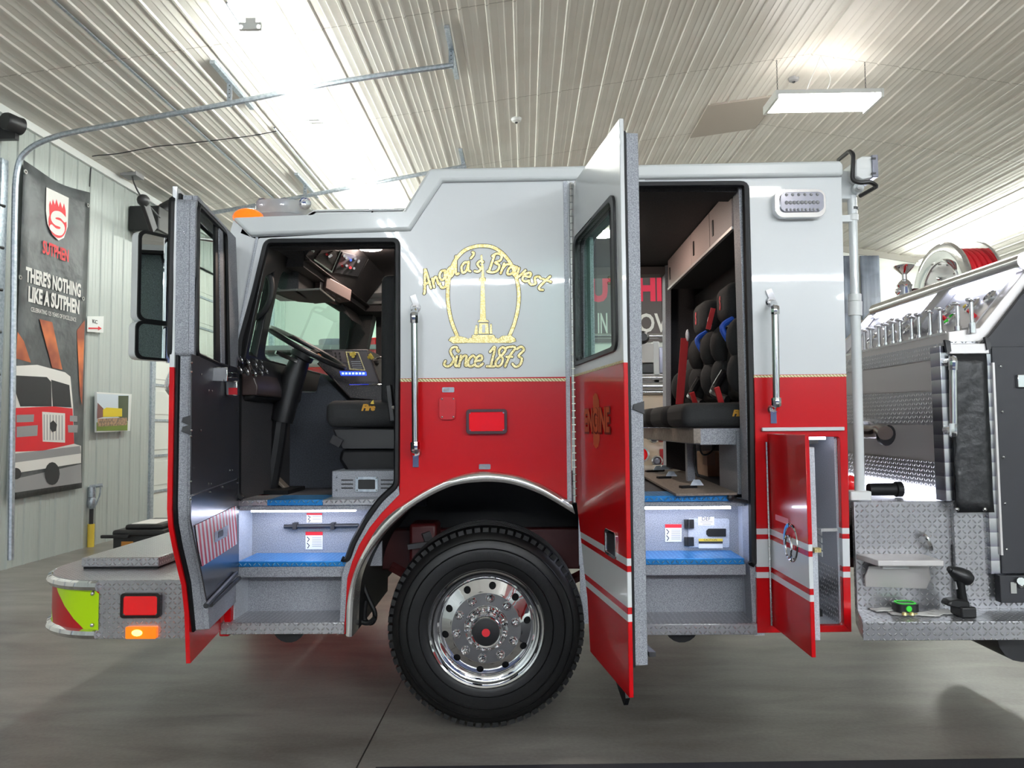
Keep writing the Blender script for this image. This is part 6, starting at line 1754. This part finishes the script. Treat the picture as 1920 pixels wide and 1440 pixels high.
# top control panel
ctl = part(B().prism([(XP, .03, 2.0), (2.86, .03, 2.0), (2.86, .03, 2.52), (2.80, .03, 2.52), (2.50, .03, 2.16), (XP, .03, 2.14)], (0, 1.75, 0)), 'control_console', M['brushed'], bev=.004)
part(B().prism(S2([(1843, 664), (1843, 642), (1862, 622), (1930, 535), (1990, 450), (1990, 664)], -.005), (0, .03, 0)), 'console_side', M['flat_black'], ctl, bev=.003)
part(B().box(XP - .004, XP + .0, .05, 1.78, 2.13, 2.145), 'console_lip', M['steel'], ctl)
sl = V((.30, 0, .36)).normalized(); sn = V((-sl.z, 0, sl.x))
def CP(t, y, lift=.0): return V((2.50, y, 2.16)) + sl * t + sn * lift
part(B().prism([CP(.02, .1), CP(.45, .1), CP(.45, 1.7), CP(.02, 1.7)], sn * .006), 'gauge_plate', mat('silver_gauge_plate', (206, 206, 210), .35, .6), ctl)
b = B(); b.tube([V((2.74, -.02, 2.52)), V((2.74, 1.74, 2.52))], .05, 14); part(b, 'panel_light_hood', M['steel'], ctl)
b = B(); b.tube([V((2.71, .05, 2.465)), V((2.71, 1.68, 2.465))], .016, 8); part(b, 'panel_light_tube', M['led_soft'], ctl)
b = B(); b.prism([V((XP + .02, 1.74, 2.12)), V((2.52, 1.74, 2.12)), V((2.80, 1.74, 2.5)), V((2.72, 1.74, 2.52)), V((2.42, 1.74, 2.2))], (0, .04, 0)); part(b, 'end_frame', M['chrome'], ctl)
for k, (t_, y, r_) in enumerate(((.2, .28, .05), (.12, .42, .04), (.22, .55, .05), (.14, .95, .045), (.25, 1.1, .05), (.13, 1.2, .045), (.25, 1.35, .05), (.13, 1.45, .045), (.24, .15, .04))):
    g_ = part(B().lathe([(r_, 0), (r_ * 1.1, .02), (r_ * .9, .026), (r_ * .85, .012)], CP(t_, y), sn, 18), 'pressure_gauge', M['chrome'], ctl)
    part(B().lathe([(0, .012), (r_ * .9, .012)], CP(t_, y), sn, 18), 'gauge_face', M['paper'], ctl)
b = B(); b.obox(CP(.24, .72, .03), sl, (0, 1, 0), sn, .17, .07, .03); part(b, 'pressure_governor', M['grey_print'], ctl, bev=.01)
for k, mm in enumerate(('red_print', 'red_print', 'yellow', 'green', 'red_print', 'blue')):
    part(B().cyl(CP(.1 + .05 * (k % 3), .16 + .09 * k, .0), CP(.1 + .05 * (k % 3), .16 + .09 * k, .03), .013, 8), 'indicator_knob', M[mm], ctl)
XRD = 2.45
for u in (1620, 1632, 1647, 1660, 1674, 1687, 1709, 1723, 1744, 1763, 1796, 1822):
    p_ = PX(u, 600, XRD); y = p_.y
    rod = part(B().cyl((XRD, y, 2.14), (XRD, y, 2.3), .011, 10), 'pull_rod', M['steel'])
    part(B().cyl((XRD, y, 2.13), (XRD, y, 2.185), .018, 10), 'rod_guide', M['chrome'], rod)
    part(B().bar((XRD - .035, y - .03, 2.31), (XRD + .035, y + .045, 2.31), .026, .018), 't_handle', M['chrome'], rod, bev=.006)
# hose reel on top
rc = V((3.3, 1.82, 2.66))
reel = part(B().lathe([(.09, 0), (.25, -.004), (.25, -.014), (.27, -.014), (.33, -.03), (.39, -.02), (.405, 0), (.395, .02), (.27, .006), (.09, .01)], rc, (1, 0, 0), 48), 'hose_reel', M['chrome'])
part(B().lathe([(.0, -.03), (.05, -.03), (.07, -.005), (.255, -.005)], rc, (1, 0, 0), 40), 'reel_side_disc', mat('reel_grey_disc', (206, 208, 208), .35, .4), reel)
b = B()
for k in range(12):
    a_ = k * math.pi / 6; b.ball(rc + V((-.012, .235 * math.cos(a_), .235 * math.sin(a_))), .008, 6)
for a_ in (.6, 1.6, 2.7): b.ball(rc + V((-.02, .12 * math.cos(a_), .12 * math.sin(a_))), .016, 8)
part(b, 'bolts', M['steel'], reel)
part(B().lathe([(.405, 0), (.395, .02), (.27, .01), (.1, .01), (.1, -.01), (.27, -.01), (.395, -.01), (.405, 0)], rc + V((.24, 0, 0)), (1, 0, 0), 48), 'reel_flange', M['chrome'], reel)
b = B(); b.cyl(rc, rc + V((.24, 0, 0)), .3, 32)
for k in range(5): b.tube([rc + V((.03 + .045 * k, .33 * math.cos(t_), .33 * math.sin(t_))) for t_ in [i * math.pi / 16 for i in range(32)]], .024, 8, True)
part(b, 'red_hose', M['red_print'], reel)
b = B(); b.box(3.28, 3.62, 1.5, 1.56, 2.6, 2.72); b.box(3.35, 3.56, 1.44, 1.5, 2.66, 2.7); part(b, 'roller_guide', M['galv'], reel, bev=.006)
b = B(); b.box(3.2, 3.7, 1.4, 2.3, 2.0, 2.28); part(b, 'reel_base', M['brushed'])
part(B().box(2.8, 3.9, .1, 2.44, .9, 2.05), 'body_behind_pump', M['red_paint'])
# valve left of the reel
vb = PX(1697, 560, 3.12)
b = B(); b.lathe([(.05, -.02), (.055, .0), (.06, .03), (.052, .09), (.06, .11), (.04, .14), (.02, .16), (.02, .2), (.075, .255), (.08, .27), (.03, .285), (0, .285)], vb, (0, 0, 1), 20)
b.ball(vb + V((-.05, 0, .06)), .03, 10)
vt = part(b, 'relief_valve', M['chrome'])
part(B().bar(vb + V((.07, 0, -.12)), vb + V((.08, 0, .08)), .05, .04), 'valve_bracket', M['dark_red'], vt)
part(B().cyl((vb.x, vb.y, 2.0), vb, .035, 12), 'valve_pipe', M['steel'], vt)
b = B(); b.ball(S(1592, 906, .3), (.05, .05, .05), 12); part(b, 'red_mast_beacon', M['red_lens'])
b = B(); b.cyl((3.05, .2, .545), (3.05, .5, .545), .01, 6)
part(B().cyl((2.95, .5, .35), (2.95, 1.2, .35), .14, 16), 'exhaust_can', M['dark_metal'])

# ================================================================ loose things
zrb = zr1
q = PZ(1722, 1147, zrb)
e = thing('paper_towels', 'crumpled white paper towels spread on the running board', 'paper towel', q)
random.seed(5)
for (u, v, w_, a_) in ((1672, 1144, .22, .1), (1712, 1152, .24, -.15), (1765, 1150, .16, .25)):
    p0 = PZ(u, v, zrb); b = B(); n = 6; vs = []
    for j in range(n + 1):
        for i in range(n + 1):
            x, y = (i / n - .5) * w_, (j / n - .5) * .09
            vs.append(V((p0.x + x * math.cos(a_) - y * math.sin(a_), p0.y + x * math.sin(a_) + y * math.cos(a_), zrb + .003 + random.uniform(0, .008))))
    b.add(vs, [(j * (n + 1) + i, j * (n + 1) + i + 1, (j + 1) * (n + 1) + i + 1, (j + 1) * (n + 1) + i) for j in range(n) for i in range(n)])
    b.build('sheet', M['paper'], e, ang=60).modifiers.new('th', 'SOLIDIFY').thickness = .002
q = PZ(1699, 1146, zrb + .012)
e = thing('strap_light', 'black puck with a green button lying on the paper towels', 'light', q)
B().prism([(q.x + x, q.y + y, zrb + .014) for x, y in rrect(-.058, .058, -.04, .06, .03)], (0, 0, .04)).build('body', M['black'], e, bev=.006)
B().prism([(q.x + x, q.y + y, zrb + .0545) for x, y in rrect(-.05, .05, -.03, .05, .028)], (0, 0, .004), [[(q.x + x, q.y + y, zrb + .0545) for x, y in rrect(-.043, .043, -.023, .043, .022)]]).build('green_rim', M['green'], e)
B().lathe([(0, -.006), (.014, -.005), (.016, 0)], (q.x - .005, q.y - .041, zrb + .034), (0, 1, 0), 14).build('green_button', M['green'], e)
for k, (u, v) in enumerate(((1692, 1151), (1706, 1151))):
    q = PZ(u, v, zrb + .012)
    l_ = ('small brass screw left under the green buttoned puck', 'small brass screw right under the green buttoned puck')[k]
    b = B(); b.lathe([(0, .016), (.01, .014), (.014, .0), (0, .0)], (q.x, q.y - .02, zrb + .011), (0, 0, 1), 10); b.cyl((q.x, q.y - .02, zrb + .016), (q.x + .03, q.y - .015, zrb + .016), .004, 6)
    tag(b.build('screw', M['gold'], origin=q), l_, 'screw', 'brass screws on the paper')
# cordless impact driver standing on its battery
yd = -.12
def DR(u, v, y=yd): return S(u, v, y)
q = DR(1800, 1157)
e = thing('impact_driver', 'black cordless impact driver standing upright on its battery pack', 'drill', (q.x, yd, zrb))
a, c_ = DR(1793, 1158), DR(1821, 1134)
b = B().box(a.x, c_.x, yd - .05, yd + .06, zrb + .001, c_.z); b.build('battery', M['black'], e, bev=.01)
b = B().prism([DR(u, v, yd - .035) for u, v in ((1776, 1136), (1781, 1127), (1800, 1124), (1819, 1128), (1820, 1142), (1800, 1142))], (0, .075, 0)); b.build('base', M['black'], e, bev=.01)
b = B(); b.tube([DR(1805, 1130), DR(1802, 1108), DR(1798, 1086)], [.026, .022, .026], 12); b.build('grip', M['rubber'], e)
b = B(); b.tube([DR(1819, 1088), DR(1811, 1083), DR(1798, 1077), DR(1788, 1071), DR(1782, 1068)], [.03, .042, .04, .03, .02], 14); b.build('motor_housing', M['black'], e)
b = B(); b.tube([DR(1784, 1069), DR(1778, 1066)], .014, 10); b.build('chuck', M['dark_metal'], e)
b = B(); b.obox(DR(1794, 1096), (1, 0, .3), (0, 1, 0), (0, 0, 1), .012, .01, .02); b.build('trigger', M['grey_print'], e)
q = PZ(1660, 1118, zrb)
b = B(); b.bar((q.x - .06, q.y - .02, zrb + .02), (q.x + .06, q.y + .0, zrb + .02), .05, .036); b.bar((q.x - .03, q.y, zrb + .035), (q.x + .02, q.y, zrb + .035), .03, .02)
e = thing('clip_tool', 'small black clamp lying under the fold down step', 'tool', (q.x, q.y, zrb)); b.build('body', M['black'], e, bev=.006)
q = S(1660, 933, .28)
e = thing('rubber_hose_end', 'short dark rubber tube lying on the walkway behind the mast foot', 'tube', q)
q0, q1 = S(1629, 934, .28), S(1690, 935, .28)
B().lathe([(.0, 0), (.034, 0), (.036, .02), (.036, .15), (.044, .155), (.044, q1.x - q0.x), (0, q1.x - q0.x)], (q0.x, .28, zw + .046), (1, 0, 0), 16).build('body', M['rubber'], e)
# in the crew compartment
zc_f = zf1 - .005
e = thing('cardboard_box', 'brown cardboard box on the crew cab floor under the seats', 'box', (1.55, 1.9, zc_f))
a, c_ = S(1327, 889, 1.75), S(1380, 848, 1.75)
B().box(a.x, c_.x, 1.75, 2.1, zc_f, c_.z).build('carton', M['card'], e, bev=.003)
B().box(a.x - .002, a.x + .06, 1.748, 1.9, c_.z - .1, c_.z + .002).build('packing_tape', mat('packing_tape', (204, 180, 160), .2), e)
for k, (px_, l_) in enumerate((([(1210, 894), (1282, 883), (1382, 924), (1268, 926)], 'tan access panel lying on the crew floor nearest the door'), ([(1205, 873), (1252, 871), (1282, 882), (1205, 895)], 'tan access panel further back on the crew cab floor'))):
    zz_ = zc_f + .03
    pts = [PZ(a_, c2, zz_) for a_, c2 in px_]
    e = thing('access_panel', l_, 'floor panel', (pts[0].x, pts[0].y, zc_f), 'loose floor panels')
    B().prism(pts, (0, 0, -.012)).build('board', M['tan'], e)
    for u, v in (((1245, 897), (1290, 915)), ((1222, 885), (1234, 884)))[k]:
        p_ = PZ(u, v, zz_)
        B().obox(p_ + V((0, 0, .008)), (1, .3, 0), (-.3, 1, 0), (0, 0, 1), .05, .02, .008).build('latch', M['black'], e, bev=.003)
        B().prism([p_ + V((.01, -.02, .016)), p_ + V((.09, -.02, .016)), p_ + V((.065, -.02, .05)), p_ + V((.03, -.02, .05))], (0, .01, 0)).build('clip', M['galv'], e)
    for p_ in (pts[0].lerp(pts[2], .2), pts[0].lerp(pts[2], .8)): B().box(p_.x - .02, p_.x + .02, p_.y - .02, p_.y + .02, zc_f, zz_ - .01).build('rubber_foot', M['rubber'], e)
